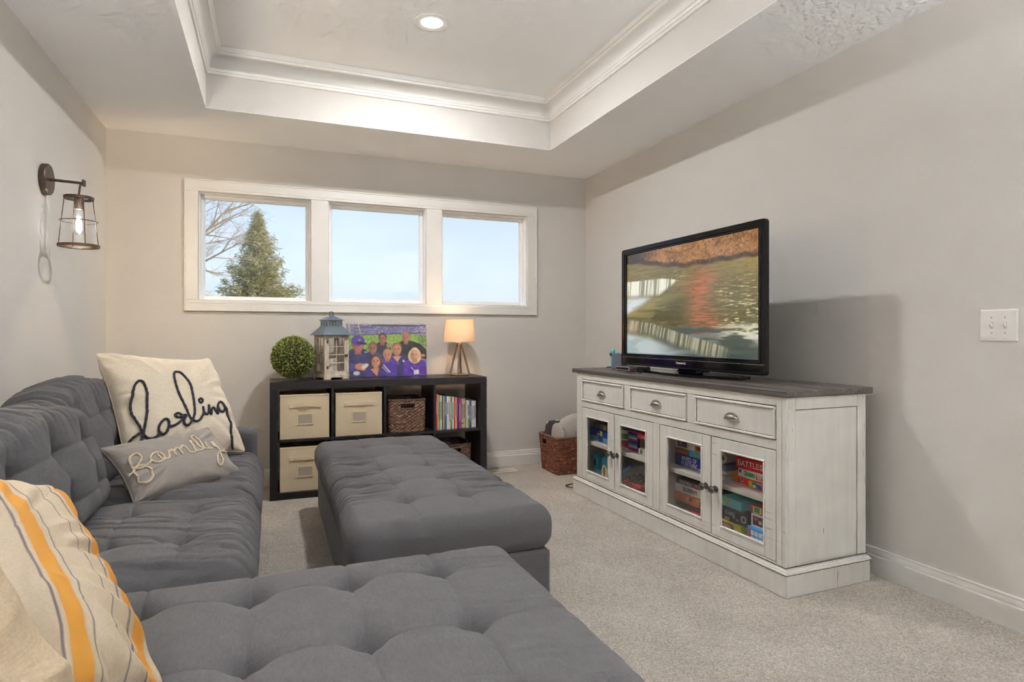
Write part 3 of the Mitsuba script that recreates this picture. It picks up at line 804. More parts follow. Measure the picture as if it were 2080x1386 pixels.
pullm = cup_pull()
dw_label = ('upper far drawer', 'upper middle drawer', 'upper near drawer')
for y0, y1 in ((1.2135, 1.7245), (0.6385, 1.1535), (0.0645, 0.5785)):
    z0, z1 = 0.6405, 0.7825
    y0 += 0.003; y1 -= 0.003; z0 += 0.002; z1 -= 0.002
    fr = B(FX + 0.001, 0.030, y0, y1, z0, z1, 0.001)
    bead = []
    w = 0.011
    for a0, a1, b0, b1 in ((y0, y1, z0, z0 + w), (y0, y1, z1 - w, z1), (y0, y0 + w, z0 + w, z1 - w), (y1 - w, y1, z0 + w, z1 - w)):
        bead.append(B(FX - 0.0085, FX + 0.004, a0, a1, b0, b1, 0.0035))
    dk = cp(console, 'drawer', cat(fr, bead), 'distressed_white')
    i0, i1, j0, j1 = y0 + w, y1 - w, z0 + w, z1 - w
    gl = cat(B(FX - 0.0006, FX + 0.002, i0, i1, j0, j0 + 0.0022, 0), B(FX - 0.0006, FX + 0.002, i0, i1, j1 - 0.0022, j1, 0), B(FX - 0.0006, FX + 0.002, i0, i0 + 0.0022, j0, j1, 0), B(FX - 0.0006, FX + 0.002, i1 - 0.0022, i1, j0, j1, 0))
    cp(dk, 'glaze_line', gl, 'antique_glaze')
    cp(dk, 'pull', move(pullm, TR(FX + 0.001, (y0 + y1) / 2, 0.7045)), 'pewter', smooth=40, label='pewter cup pull')


def knob_mesh():
    prf = [(0.0, 0.0), (0.016, 0.0), (0.017, 0.002), (0.015, 0.004), (0.007, 0.0055), (0.0065, 0.015), (0.009, 0.020), (0.0165, 0.0235), (0.0185, 0.029), (0.0165, 0.034), (0.011, 0.037), (0.004, 0.0385), (0.0, 0.0385)]
    return move(lathe(prf, 24), trimesh.transformations.rotation_matrix(-PI / 2, [0, 1, 0]))


kn = knob_mesh()
for y0, y1, side in ((1.3235, 1.7255, -1), (0.9265, 1.3205, 1), (0.4625, 0.8665, -1), (0.0635, 0.4595, 1)):
    z0, z1 = 0.130, 0.5955
    y0 += 0.0022; y1 -= 0.0022
    gy0, gy1, gz0, gz1 = y0 + 0.068, y1 - 0.068, 0.188, 0.536
    fr = [B(FX + 0.0005, 0.021, y0, gy0 - 0.009, z0, z1, 0.0018), B(FX + 0.0005, 0.021, gy1 + 0.009, y1, z0, z1, 0.0018), B(FX + 0.001, 0.021, gy0 - 0.0085, gy1 + 0.0085, gz1 + 0.009, z1, 0.0018), B(FX + 0.001, 0.021, gy0 - 0.0085, gy1 + 0.0085, z0, gz0 - 0.009, 0.0018)]
    dk = cp(console, 'door', cat(fr), 'distressed_white')
    bead = []
    for a0, a1, b0, b1 in ((gy0 - 0.009, gy1 + 0.009, gz0 - 0.009, gz0), (gy0 - 0.009, gy1 + 0.009, gz1, gz1 + 0.009), (gy0 - 0.009, gy0, gz0, gz1), (gy1, gy1 + 0.009, gz0, gz1)):
        bead.append(B(FX - 0.005, FX + 0.009, a0 + 0.0005, a1 - 0.0005, b0, b1, 0.0032))
    cp(dk, 'glass_bead', cat(bead), 'distressed_white')
    xg = 0.0175
    cp(dk, 'pane', trimesh.Trimesh([[xg, gy0 - 0.004, gz0 - 0.004], [xg, gy1 + 0.004, gz0 - 0.004], [xg, gy1 + 0.004, gz1 + 0.004], [xg, gy0 - 0.004, gz1 + 0.004]], [[0, 2, 1], [0, 3, 2]], process=False), 'clear_pane')
    yk = y0 + 0.030 if side < 0 else y1 - 0.030
    cp(dk, 'knob', move(kn, TR(FX + 0.001, yk, 0.350)), 'dark_pewter', smooth=35, label='round dark pewter knob')

# ---- what stands in the console
def on_face(x, y, z, tx=0.0):
    """Frame on a plane facing the room at depth x: reads towards smaller y."""
    return frame((x, y, z), (0, -1, 0), (0, 0, 1))


def game(name, cat_, label, y_left, y_right, z0, z1, col, x=0.12, depth=0.25, texts=(), patches=(), group=None, rough=0.4, side=None, lid=None):
    """A box seen from the front between y_left (viewer's left, larger y) and y_right."""
    k = thing(name, label, cat_, group)
    w, h = y_left - y_right, z1 - z0
    col = tuple(min(244, int(q * 1.22)) for q in col)
    cp(k, 'box', B(x, x + depth, y_right, y_left, z0, z1, 0.0015), flat(col, rough))
    if lid: cp(k, 'lid', B(x - 0.0015, x + depth + 0.001, y_right - 0.0012, y_left + 0.0012, z1 - lid[0] * h, z1 + 0.001, 0.0012), flat(lid[1], rough))
    xf = x - (0.0015 if lid else 0)
    for i, (a0, a1, b0, b1, c, *nm) in enumerate(patches):      # fractions from the left and from the bottom
        cp(k, nm[0] if nm else 'printed_patch', B(xf - 0.0004 - 0.0002 * i, xf + 0.001, y_left - a1 * w, y_left - a0 * w, z0 + b0 * h, z0 + b1 * h, 0), flat(c, rough))
    for t, a, b, hh, wd, c, *rot in texts:
        M = on_face(xf - 0.0016, y_left - a * w, z0 + b * h)
        if rot: M = M @ trimesh.transformations.rotation_matrix(rot[0], [0, 0, 1])
        cp(k, 'lettering', text_on(t, hh * h, M, width=wd * w), flat(c, rough), label='printed lettering')
    return k


WHT, BLK, RED, NAVY, YEL = (236, 236, 232), (22, 24, 28), (190, 30, 36), (30, 42, 130), (225, 200, 50)
u0 = 0.3722; l0 = 0.1182
# door 4 (nearest), upper shelf
game('game_box', 'board game', 'red game box with a picture of cards, under the white Chutes and Ladders box', 0.402, 0.085, u0, 0.424 - 0.016, (196, 40, 40), texts=(('Academy', 0.03, 0.08, 0.17, 0.155, WHT), ('Games', 0.05, 0.78, 0.10, 0.09, WHT)),
     patches=((0.06, 0.13, 0.40, 0.58, WHT, 'emblem'), (0.22, 0.48, 0.06, 0.86, (196, 180, 120), 'picture'), (0.235, 0.31, 0.30, 0.76, (225, 205, 60), 'picture_card'), (0.29, 0.375, 0.36, 0.82, (50, 140, 80), 'picture_card'), (0.375, 0.47, 0.10, 0.62, (50, 90, 190), 'picture_card'), (0.31, 0.365, 0.14, 0.46, (240, 240, 235), 'picture_card')))
game('game_box', 'board game', 'white game box reading Chutes and Ladders between two red boxes', 0.400, 0.085, 0.409, 0.449, WHT, texts=(('Chutes', 0.13, 0.30, 0.55, 0.21, (40, 140, 60)), ('& Ladders', 0.36, 0.20, 0.50, 0.30, (215, 110, 60))), patches=((0.02, 0.045, 0.50, 0.88, (60, 70, 150), 'maker_mark'), (0.048, 0.075, 0.50, 0.88, (200, 60, 60), 'maker_mark')))
game('game_box', 'board game', 'red game box reading BATTLESHIP, topmost of its stack behind the nearest door', 0.410, 0.085, 0.450, 0.502, (188, 20, 34), x=0.115, texts=(('BATTLESHIP', 0.05, 0.30, 0.46, 0.69, WHT),))
game('game_box', 'card game', 'pale blue game box at the upper left behind the nearest door', 0.528, 0.463, u0, 0.396, (176, 206, 222), x=0.10, texts=(('MIT', 0.18, 0.2, 0.4, 0.30, (190, 60, 60)),), lid=(0.35, (205, 222, 232)))
game('game_box', 'card game', 'white game box with a grey-blue edge on top of the pale blue box', 0.528, 0.465, 0.3975, 0.446, (206, 214, 220), x=0.105, lid=(0.62, (120, 136, 168)))
k = thing('paper_roll', 'white paper roll with a dark core lying on the white game box', 'roll')
m = move(lathe([(0.014, -0.05), (0.030, -0.05), (0.030, 0.05), (0.014, 0.05), (0.014, -0.05)], 28), trimesh.transformations.rotation_matrix(PI / 2, [0, 1, 0]) )
cp(k, 'paper', move(m, TR(0.165, 0.500, 0.4762)), flat((222, 220, 214)), smooth=40)
cp(k, 'core', move(move(lathe([(0.0, -0.045), (0.0138, -0.045), (0.0138, 0.045), (0.0, 0.045)], 20), trimesh.transformations.rotation_matrix(PI / 2, [0, 1, 0])), TR(0.165, 0.500, 0.4762)), flat((40, 36, 36)))
cp(thing('yellow_disc', 'round orange-yellow disc standing between the two stacks behind the nearest door', 'disc'), 'disc', move(move(lathe([(0.0, -0.010), (0.026, -0.010), (0.028, -0.006), (0.028, 0.006), (0.026, 0.010), (0.0, 0.010)], 32), trimesh.transformations.rotation_matrix(PI / 2, [0, 1, 0])), TR(0.150, 0.432, u0 + 0.028)), flat((226, 150, 40)), smooth=40)
# door 4, lower
game('game_box', 'board game', 'yellow game box with a red name band, at the bottom behind the nearest door', 0.525, 0.372, l0, 0.178, (222, 196, 54), x=0.11, texts=(('MONOPOLY', 0.20, 0.52, 0.22, 0.46, WHT),), patches=((0.17, 0.69, 0.46, 0.82, (176, 36, 40), 'name_band'), (0.2, 0.6, 0.24, 0.34, (200, 60, 40), 'printed_line'), (0.82, 0.92, 0.10, 0.26, (40, 110, 170), 'round_mark')))
game('game_box', 'board game', 'black game box reading CLASSIC between the yellow and the turquoise boxes', 0.525, 0.330, 0.179, 0.242, (26, 28, 34), x=0.115, texts=(('CLASSIC', 0.24, 0.50, 0.26, 0.34, (190, 190, 190)), ('O', 0.78, 0.28, 0.46, 0.17, (205, 205, 200)), ('O', 0.03, 0.42, 0.36, 0.09, (120, 130, 140))), patches=((0.20, 0.38, 0.06, 0.26, (150, 150, 150), 'picture'), (0.50, 0.56, 0.30, 0.46, (170, 170, 170), 'picture'), (0.62, 0.67, 0.2, 0.36, (150, 160, 120), 'picture')))
game('game_box', 'board game', 'turquoise game box on top of the black one behind the nearest door', 0.525, 0.379, 0.243, 0.288, (92, 190, 212), x=0.12, texts=(('F', 0.18, 0.30, 0.55, 0.11, (200, 190, 70)), ('B', 0.33, 0.30, 0.55, 0.14, (200, 190, 70))))
game('game_box', 'card game', 'blue game box with white cards printed on it, behind the nearest door', 0.318, 0.150, l0, 0.200, (58, 138, 206), x=0.10, patches=tuple((0.12 + 0.15 * i, 0.24 + 0.15 * i, b, b + 0.24, (238, 238, 236), 'printed_card') for i in range(3) for b in (0.22, 0.56)) + ((0.06, 0.12, 0.28, 0.86, (190, 60, 60), 'printed_band'),))
game('game_box', 'card game', 'white-framed game box with a dark colourful picture above the blue card game', 0.306, 0.150, 0.201, 0.260, (224, 226, 232), x=0.11, patches=((0.07, 0.62, 0.14, 0.86, (34, 34, 58), 'picture'), (0.12, 0.24, 0.5, 0.78, (190, 70, 60), 'picture_figure'), (0.30, 0.42, 0.3, 0.56, (200, 170, 80), 'picture_figure'), (0.46, 0.57, 0.45, 0.76, (80, 120, 200), 'picture_figure')))
game('game_box', 'card game', 'dark red game box with a green picture, above the white-framed one', 0.310, 0.150, 0.261, 0.298, (150, 34, 40), x=0.11, patches=((0.10, 0.42, 0.08, 0.92, (196, 206, 150), 'picture'), (0.15, 0.36, 0.2, 0.84, (48, 120, 52), 'picture_figure'), (0.5, 0.72, 0.6, 0.68, WHT, 'printed_line'), (0.5, 0.72, 0.42, 0.5, WHT, 'printed_line')))
# door 3
game('game_box', 'board game', 'dark blue game box reading WHEEL OF FORTUNE on the upper shelf', 0.884, 0.535, u0, 0.430 + 0.002, (36, 44, 140), x=0.125, texts=(('WHEEL OF', 0.17, 0.54, 0.38, 0.36, WHT), ('FORTUNE', 0.17, 0.08, 0.38, 0.37, WHT), ('game', 0.555, 0.06, 0.18, 0.14, WHT)), patches=((0.02, 0.16, 0.06, 0.94, (70, 80, 120), 'picture'),))
game('game_box', 'board game', 'game box half orange, half light blue, on the WHEEL OF FORTUNE box', 0.884, 0.535, 0.433, 0.464, (60, 150, 190), x=0.13, patches=((0.0, 0.32, 0.0, 1.0, (146, 92, 64), 'printed_half'), (0.05, 0.30, 0.3, 0.7, (196, 120, 70), 'printed_band'), (0.42, 0.62, 0.15, 0.6, (110, 170, 120), 'picture'), (0.66, 0.78, 0.2, 0.7, (190, 190, 90), 'picture')))
game('game_box', 'board game', 'white game box with an orange picture, topmost behind the third door', 0.884, 0.535, 0.465, 0.508, (214, 206, 196), x=0.13, patches=((0.05, 0.28, 0.2, 1.0, (90, 80, 110), 'picture'), (0.10, 0.16, 0.3, 0.9, (190, 120, 60), 'picture_figure'), (0.46, 0.80, 0.05, 0.75, (206, 132, 60), 'picture'), (0.5, 0.58, 0.2, 0.66, (120, 60, 40), 'picture_figure')))
game('game_box', 'board game', 'dark red game box at the bottom behind the third door', 0.788, 0.535, l0, 0.150, (140, 34, 44), x=0.12, patches=((0.5, 0.75, 0.5, 0.9, (60, 60, 110), 'printed_band'),))
game('game_box', 'board game', 'black game box without a picture under the orange one', 0.884, 0.535, 0.151, 0.176, (30, 30, 36), x=0.13, depth=0.25, patches=((0.3, 0.6, 0.3, 0.6, (60, 60, 66), 'printed_line'),))
game('game_box', 'board game', 'orange-brown game box with bright figures below the white SORRY box', 0.884, 0.535, 0.177, 0.227, (172, 92, 52), x=0.125, texts=(('U', 0.28, 0.42, 0.34, 0.06, (240, 240, 236)), ('N', 0.36, 0.40, 0.34, 0.06, (50, 70, 130)), ('O', 0.43, 0.38, 0.34, 0.06, (230, 170, 60))), patches=((0.50, 0.60, 0.35, 0.9, (206, 160, 60), 'picture_figure'), (0.58, 0.70, 0.1, 0.7, (70, 90, 110), 'picture_figure'), (0.70, 0.82, 0.08, 0.62, (206, 80, 56), 'printed_band'), (0.72, 0.80, 0.42, 0.50, WHT, 'printed_line'), (0.72, 0.80, 0.28, 0.36, WHT, 'printed_line')))
game('game_box', 'board game', 'off-white game box reading SORRY in black on the lower shelf', 0.884, 0.535, 0.228, 0.270, (214, 210, 202), x=0.125, texts=(('SORRY!', 0.20, 0.26, 0.54, 0.33, (24, 24, 26)),), patches=((0.70, 0.74, 0.15, 0.62, (50, 110, 80), 'picture_figure'), (0.75, 0.79, 0.12, 0.5, (190, 50, 60), 'picture_figure')))
game('game_box', 'board game', 'black game box with upside-down lettering on top of the white SORRY box', 0.884, 0.535, 0.271, 0.297, (26, 24, 30), x=0.13, texts=(('TOUCH', 0.40, 0.80, 0.55, 0.28, (220, 220, 216), PI),), patches=((0.45, 0.53, 0.3, 0.8, (190, 70, 130), 'picture_figure'), (0.54, 0.62, 0.2, 0.7, (70, 110, 190), 'picture_figure'), (0.63, 0.72, 0.25, 0.85, (220, 180, 60), 'picture_figure'), (0.73, 0.80, 0.2, 0.7, (90, 160, 80), 'picture_figure')))
# door 2, upper: a jar-like tub, a zigzag packet, a red box
k = thing('game_tub', 'green and white round tub with a red band reading DOMINOES on the upper shelf', 'game tub')
tb = TR(0.172, 1.392, u0)
cp(k, 'tub', move(lathe([(0.0, 0.0), (0.050, 0.0), (0.052, 0.004), (0.052, 0.118), (0.0, 0.118)], 40), tb), flat((214, 220, 214)), smooth=35)
cp(k, 'label_band', move(lathe([(0.0522, 0.004), (0.0526, 0.006), (0.0526, 0.048), (0.0522, 0.05)], 40), tb), flat((196, 44, 44)), smooth=35)
cp(k, 'lid', move(lathe([(0.0, 0.112), (0.054, 0.112), (0.055, 0.116), (0.055, 0.140), (0.052, 0.144), (0.0, 0.145)], 40), tb), flat((40, 110, 60)), smooth=35)
cp(k, 'printed_patch', move(lathe([(0.0523, 0.056), (0.0527, 0.058), (0.0527, 0.088), (0.0523, 0.09)], 40).submesh([[i for i in range(240) if i % 40 in range(17, 25)]], append=True), tb), flat((60, 140, 70)), smooth=35)
tm = text_mesh('DOMINO', 0.020, 0.0006, True)
v = np.array(tm.vertices); v[:, 0] -= v[:, 0].max() / 2
a = PI - 0.12 + v[:, 0] * 0.62 / 0.0532
r_ = 0.0532 + v[:, 2]
cp(k, 'lettering', move(trimesh.Trimesh(np.c_[r_ * np.cos(a), r_ * np.sin(a), 0.020 + v[:, 1]], tm.faces, process=False), tb), flat((60, 70, 150)), label='printed lettering')
k = thing('zigzag_packet', 'tall packet with pink, white and blue zigzag bands and a navy top', 'packet')
cp(k, 'packet', B(0.12, 0.19, 1.236, 1.334, u0, 0.502, 0.004), flat((36, 44, 120)))
for i in range(9):
    zc = u0 + 0.004 + i * 0.0128
    col = ((200, 60, 110), (240, 240, 240), (70, 160, 190), (44, 50, 130))[i % 4]
    ys = np.linspace(1.3335, 1.2365, 9)
    zig = [(y, zc + (0.008 if j % 2 else 0)) for j, y in enumerate(ys)]
    pts = zig + [(y, z + 0.0105) for y, z in zig[::-1]]
    e = extr(Polygon([(-y, z) for y, z in pts]), 0.0006)          # x = -y along the reading direction
    cp(k, 'zigzag_band', move(e, frame((0.1196, 0, 0), (0, -1, 0), (0, 0, 1))), flat(col))
game('game_box', 'card game', 'brown box under the red SPIN box on the upper shelf', 1.226, 1.05, u0, 0.455, (84, 62, 60), x=0.13)
game('game_box', 'card game', 'red box reading SPIN at the top right behind the second door', 1.230, 1.05, 0.4565, 0.492, (190, 36, 60), x=0.115, texts=(('SPIN', 0.22, 0.22, 0.48, 0.30, (244, 220, 224)), ('O', 0.06, 0.24, 0.48, 0.10, (244, 220, 224))))
game('game_box', 'card game', 'small white box with a green leaf print in front of the brown box', 1.187, 1.10, u0, 0.408, (216, 222, 212), x=0.093, depth=0.034, patches=((0.2, 0.5, 0.15, 0.85, (100, 160, 120), 'picture'),))
# door 2, lower
cp(thing('game_slab', 'flat blue board leaning aslant behind the second door', 'board'), 'board', move(B(0.10, 0.118, -0.10, 0.10, 0, 0.022, 0.003), TR(0, 1.355, 0.214, rx=-0.62)), flat((44, 110, 196)))
k = thing('peg_tray', 'red tray of black pegs on the floor of the console behind the second door', 'tray')
cp(k, 'tray', B(0.085, 0.235, 1.165, 1.352, 0.162, 0.186, 0.006), flat((190, 50, 44)), smooth=30)
cp(k, 'tray_stand', B(0.11, 0.23, 1.19, 1.34, l0, 0.162, 0.004), flat((70, 70, 76)))
for i in range(4):
    for j in range(3):
        cp(k, 'peg', move(lathe([(0.013, 0.0), (0.014, 0.022), (0.011, 0.026), (0.0, 0.027)], 14), TR(0.110 + j * 0.048, 1.188 + i * 0.047, 0.186)), flat((28, 30, 32), 0.25), smooth=40)
game('game_box', 'card game', 'low purple and white packet at the bottom behind the second door', 1.265, 1.05, l0, 0.152, (186, 150, 190), x=0.06, depth=0.045, patches=((0.30, 0.72, 0.12, 0.8, (226, 220, 226), 'printed_patch'), (0.1, 0.28, 0.3, 0.85, (140, 60, 140), 'printed_band')))
# door 1
game('puzzle_box', 'puzzle', 'light blue puzzle box, lowest of the stack behind the farthest door', 1.770, 1.455, u0, 0.404, (90, 150, 200), x=0.10, patches=((0.16, 0.34, 0.1, 0.9, (140, 180, 190), 'picture'), (0.36, 0.53, 0.0, 1.0, (30, 90, 170), 'printed_band')))
game('puzzle_box', 'puzzle', 'dark blue puzzle box with a yellow corner, middle of the stack behind the farthest door', 1.775, 1.455, 0.405, 0.446, (34, 64, 150), x=0.10, patches=((0.12, 0.3, 0.2, 0.7, (96, 84, 96), 'picture'), (0.42, 0.52, 0.1, 0.9, (216, 206, 90), 'printed_patch'), (0.3, 0.4, 0.1, 0.5, (200, 210, 230), 'printed_patch')))
game('puzzle_box', 'puzzle', 'grey puzzle box with blue and yellow letters, topmost behind the farthest door', 1.752, 1.455, 0.447, 0.486, (86, 80, 76), x=0.11, texts=(('JENGA', 0.10, 0.28, 0.4, 0.26, (150, 136, 120)),), patches=((0.38, 0.48, 0.2, 0.9, (90, 120, 190), 'picture_figure'), (0.49, 0.56, 0.2, 0.8, (206, 196, 70), 'picture_figure')))
for i, (yl, yr, zt, lab) in enumerate(((1.752, 1.694, 0.275, 'tall cyan packet at the left on the lower shelf behind the farthest door'), (1.640, 1.52, 0.270, 'cyan packet with a cream oval picture behind the farthest glass door'))):
    k = thing('toy_packet', lab, 'packet')
    cp(k, 'packet', B(0.11, 0.16, yr, yl, l0, zt, 0.008), flat((64, 160, 190)), smooth=30)
    el = Point(0, 0).buffer(1.0, 24)
    from shapely import affinity
    e = extr(affinity.scale(el, (yl - yr) * (0.28 if i else 0.22), 0.055 if i else 0.022), 0.002)
    cp(k, 'picture', move(e, frame((0.1105, (yl + yr) / 2 + (0.02 if i else 0.0), l0 + (0.055 if i else 0.10)), (0, -1, 0), (0, 0, 1))), flat((220, 200, 150) if i else (30, 50, 70)))
    e = extr(affinity.scale(el, (yl - yr) * 0.10, 0.036 if i else 0.010), 0.003)
    cp(k, 'picture', move(e, frame((0.1103, (yl + yr) / 2 + (0.02 if i else 0.0), l0 + (0.055 if i else 0.06)), (0, -1, 0), (0, 0, 1))), flat((120, 70, 50) if i else (140, 200, 210)))
k = thing('toy_ring', 'small olive-yellow ring standing between the two cyan packets', 'ring')
cp(k, 'ring', move(tube(np.c_[np.zeros(24), 0.020 * np.cos(np.arange(24) * PI / 12), 0.020 * np.sin(np.arange(24) * PI / 12)], 0.010, 10, closed=True), TR(0.155, 1.667, l0 + 0.0295 + 0.068)), flat((150, 150, 50)), smooth=True)
cp(k, 'holder', B(0.14, 0.17, 1.655, 1.680, l0, l0 + 0.068, 0.003), flat((40, 44, 50)))


# ------------------------------------------------------------------ painting flat prints on vertex grids
class Print:
    def __init__(self, nx, ny):
        self.x, self.y = np.meshgrid(np.linspace(0, 1, nx), np.linspace(0, 1, ny), indexing='ij')   # y runs downwards
        self.c = np.zeros((nx, ny, 3)); self.nx, self.ny = nx, ny
        self.asp = nx / ny

    def put(self, k, col):
        k = np.clip(k, 0, 1)[..., None]
        self.c = self.c * (1 - k) + np.asarray(col, float) * k

    def nz(self, fx, fy, seed=0, oct_=3):
        return meshkit.fbm(np.stack([self.x * fx, self.y * fy, np.zeros_like(self.x)], -1), oct_, seed)

    def ell(self, cx, cy, rx, ry, col, rot=0.0, soft=0.08, k=1.0):
        dx, dy = (self.x - cx) * self.asp, self.y - cy
        u = dx * math.cos(rot) + dy * math.sin(rot); v = -dx * math.sin(rot) + dy * math.cos(rot)
        d = np.sqrt((u / (rx * self.asp)) ** 2 + (v / ry) ** 2)
        self.put(smooth01(1 + soft - d, 0, 2 * soft) * k, col)

    def poly(self, pts, col, soft=0.0, k=1.0):
        pts = np.asarray(pts, float); inside = np.zeros(self.x.shape, bool)
        for (x0, y0), (x1, y1) in zip(pts, np.roll(pts, -1, 0)):
            if y0 == y1: continue
            c = ((y0 > self.y) != (y1 > self.y)) & (self.x < (x1 - x0) * (self.y - y0) / (y1 - y0) + x0)
            inside ^= c
        self.put(inside * k, col)

    def mesh(self, w, h, M):
        """x to the right, y up, seen from +z; the origin at the lower left."""
        P = np.stack([self.x * w, (1 - self.y) * h, np.zeros_like(self.x)], -1).reshape(-1, 3)
        f = grid_faces(self.nx, self.ny)[:, ::-1]
        return trimesh.Trimesh(P @ M[:3, :3].T + M[:3, 3], f, process=False), np.clip(lin(np.clip(self.c.reshape(-1, 3), 0, 255)), 0, 1)


# ------------------------------------------------------------------ television
TVA = 0.0208
TM = TR(3.1197, 3.3261, 0, rz=TVA)          # local: x into the wall, y towards the far end, 0 at the far edge of the picture


def tp(parent, name, mesh, m, smooth=False, label=None, **kw):
    return part(parent, name, move(mesh, TM), m, smooth=smooth, label=label, **kw)


tv = thing('television', 'large flat television with a glossy black bezel showing a river cascade', 'television')
SW, SH, SZ = 1.106, 0.622, 0.9632
yl, yr, zb, zt = 0.0455, -SW - 0.0475, SZ - 0.0719, SZ + SH + 0.0372


def rrect(y0, y1, z0, z1, r): return sbox(y0 + r, z0 + r, y1 - r, z1 - r).buffer(r, 6)


outer = rrect(yr, yl, zb, zt, 0.018)
bez = extr(outer.difference(sbox(-SW - 0.002, SZ - 0.002, 0.002, SZ + SH + 0.002)), 0.020)
YZ = frame((0, 0, 0), (0, 1, 0), (0, 0, 1))                       # extrudes towards +x
fm = move(bez, YZ); fm.apply_translation([-0.012, 0, 0])
tp(tv, 'bezel', fm, 'black_gloss', label='glossy black bezel')
rim = tube([(-0.0125, y, z) for y, z in list(rrect(-SW - 0.016, 0.016, SZ - 0.014, SZ + SH + 0.012, 0.01).exterior.coords)[:-1]], 0.003, 6, closed=True)
tp(tv, 'bezel_edge', rim, 'black_gloss', smooth=40)
hb = hull([(0.0085, y, z) for y in (yr + 0.004, yl - 0.004) for z in (zb + 0.006, zt - 0.006)] + [(0.020, y, z) for y in (yr + 0.012, yl - 0.012) for z in (zb + 0.014, zt - 0.014)] + [(0.075, y, z) for y in (yr + 0.22, yl - 0.22) for z in (zb + 0.10, zt - 0.12)])
tp(tv, 'back_shell', hb, 'black_plastic')
tp(tv, 'lower_strip', tube([(-0.014, yl - 0.012, zb + 0.010), (-0.016, (yl + yr) / 2, zb + 0.004), (-0.014, yr + 0.016, zb + 0.010)], 0.004, 8), 'black_gloss', smooth=40)
tp(tv, 'trim_line', B(-0.0132, -0.011, yr + 0.006, yl - 0.006, zb + 0.049, zb + 0.051, 0), 'silver_line', label='thin silver line under the picture')
tp(tv, 'lettering', text_on('Panasonic', 0.011, frame((-0.0124, -0.505, zb + 0.028), (0, -1, 0), (0, 0, 1)), width=0.082), flat((220, 222, 226)), label='silver lettering on the bezel')
# stand: neck and a faceted dark foot
tp(tv, 'neck', cat(B(0.022, 0.066, -0.645, -0.475, 0.866, zb + 0.06, 0.006), B(0.016, 0.030, -0.64, -0.48, 0.868, 0.8905, 0.004)), 'black_gloss')
foot = Polygon([(0.02, -0.15), (-0.035, -0.42), (-0.04, -0.66), (0.03, -0.80), (0.07, -0.90), (0.17, -0.86), (0.19, -0.55), (0.17, -0.24), (0.08, -0.15)]).buffer(0.010, 4)
fo = extr(foot, 0.014); fo.apply_translation([0, 0, 0.8525])
tp(tv, 'stand_foot', fo, 'black_gloss', smooth=30, label='faceted glossy black stand')

P = Print(460, 262)
X, Y = P.x, P.y
hz_n = P.nz(14, 110, 1, 3); hz_f = P.nz(26, 240, 2, 2); blot = P.nz(9, 9, 3, 4); fine = P.nz(90, 60, 4, 3)
P.c[:] = (122, 106, 62)
P.put(smooth01(Y, 0.25, 0.85), (84, 84, 48))
P.put(0.75 * smooth01(X, 0.55, 1.0) * smooth01(0.45 - Y, 0, 0.3), (176, 150, 78))
P.put(0.55 * smooth01(hz_n, 0.45, 0.75), (152, 134, 84))
P.put(0.5 * smooth01(0.45 - hz_f, 0, 0.2), (70, 66, 38))
# red reflection
red = np.exp(-((X - 0.63 - 0.03 * np.sin(Y * 9)) / (0.075 + 0.10 * Y ** 1.5)) ** 2) * smooth01(Y, 0.18, 0.34) * smooth01(0.86 - Y, 0, 0.06)
P.put(np.clip(red * (0.30 + 1.5 * (hz_n - 0.3)), 0, 0.88), (192, 106, 76))
P.put(0.5 * red * smooth01(0.42 - hz_f, 0, 0.2), (120, 62, 34))
# glints on the right
gl = smooth01(P.nz(30, 120, 8, 2), 0.63, 0.76) * smooth01(X, 0.62, 0.86) * smooth01(Y, 0.26, 0.42) * smooth01(0.88 - Y, 0, 0.12)
P.put(0.85 * gl, (222, 206, 160))
gl = smooth01(P.nz(44, 110, 9, 2), 0.68, 0.78) * smooth01(0.38 - np.abs(Y - 0.30), 0.25, 0.4) * smooth01(0.75 - X, 0, 0.3)
P.put(0.5 * gl, (214, 196, 140))
# far bank
shore = 0.085 + 0.125 * smooth01(X, -0.05, 0.55) + 0.006 * np.sin(X * 40)
bank = smooth01(shore - Y, -0.006, 0.012)
P.put(bank, (136, 88, 44))
P.put(bank * smooth01(blot, 0.36, 0.68), (172, 118, 70))
P.put(bank * 0.6 * smooth01(fine, 0.52, 0.70) , (92, 60, 34))
P.put(bank * 0.5 * smooth01(P.nz(110, 70, 12), 0.52, 0.72), (204, 162, 104))
P.put(smooth01(0.035 - np.abs(Y - shore + 0.022), 0, 0.03) * (0.5 + 0.5 * fine), (52, 38, 24))
P.put(bank * smooth01(0.30 - X, 0, 0.25), (58, 46, 36))
# upper fall: crest from (0, .27) to (.44, .37), foot at .46
crest = 0.265 + 0.03 * X + 0.30 * np.clip(X - 0.32, 0, 1) ** 1.2
foot_ = 0.445 + 0.04 * X - 0.8 * np.clip(X - 0.30, 0, 1)
fall = smooth01(Y - crest, 0, 0.015) * smooth01(foot_ - Y, 0, 0.05) * smooth01(0.47 - X, 0, 0.03)
stv = meshkit.fbm(np.stack([X * 100 + 6 * (Y - crest), Y * 2.5, 0 * X], -1), 3, 21)
P.put(fall * 0.95, (150, 144, 116))
P.put(fall * smooth01(stv, 0.36, 0.62), (236, 234, 214))
# foam under it
foam = smooth01(Y - foot_ + 0.05, 0, 0.08) * smooth01(0.655 - 0.62 * X - Y, 0, 0.09) * smooth01(0.34 - X, 0, 0.2)
P.put(foam, (206, 212, 208)); P.put(foam * 0.55 * smooth01(P.nz(8, 20, 31), 0.5, 0.7), (150, 154, 146))
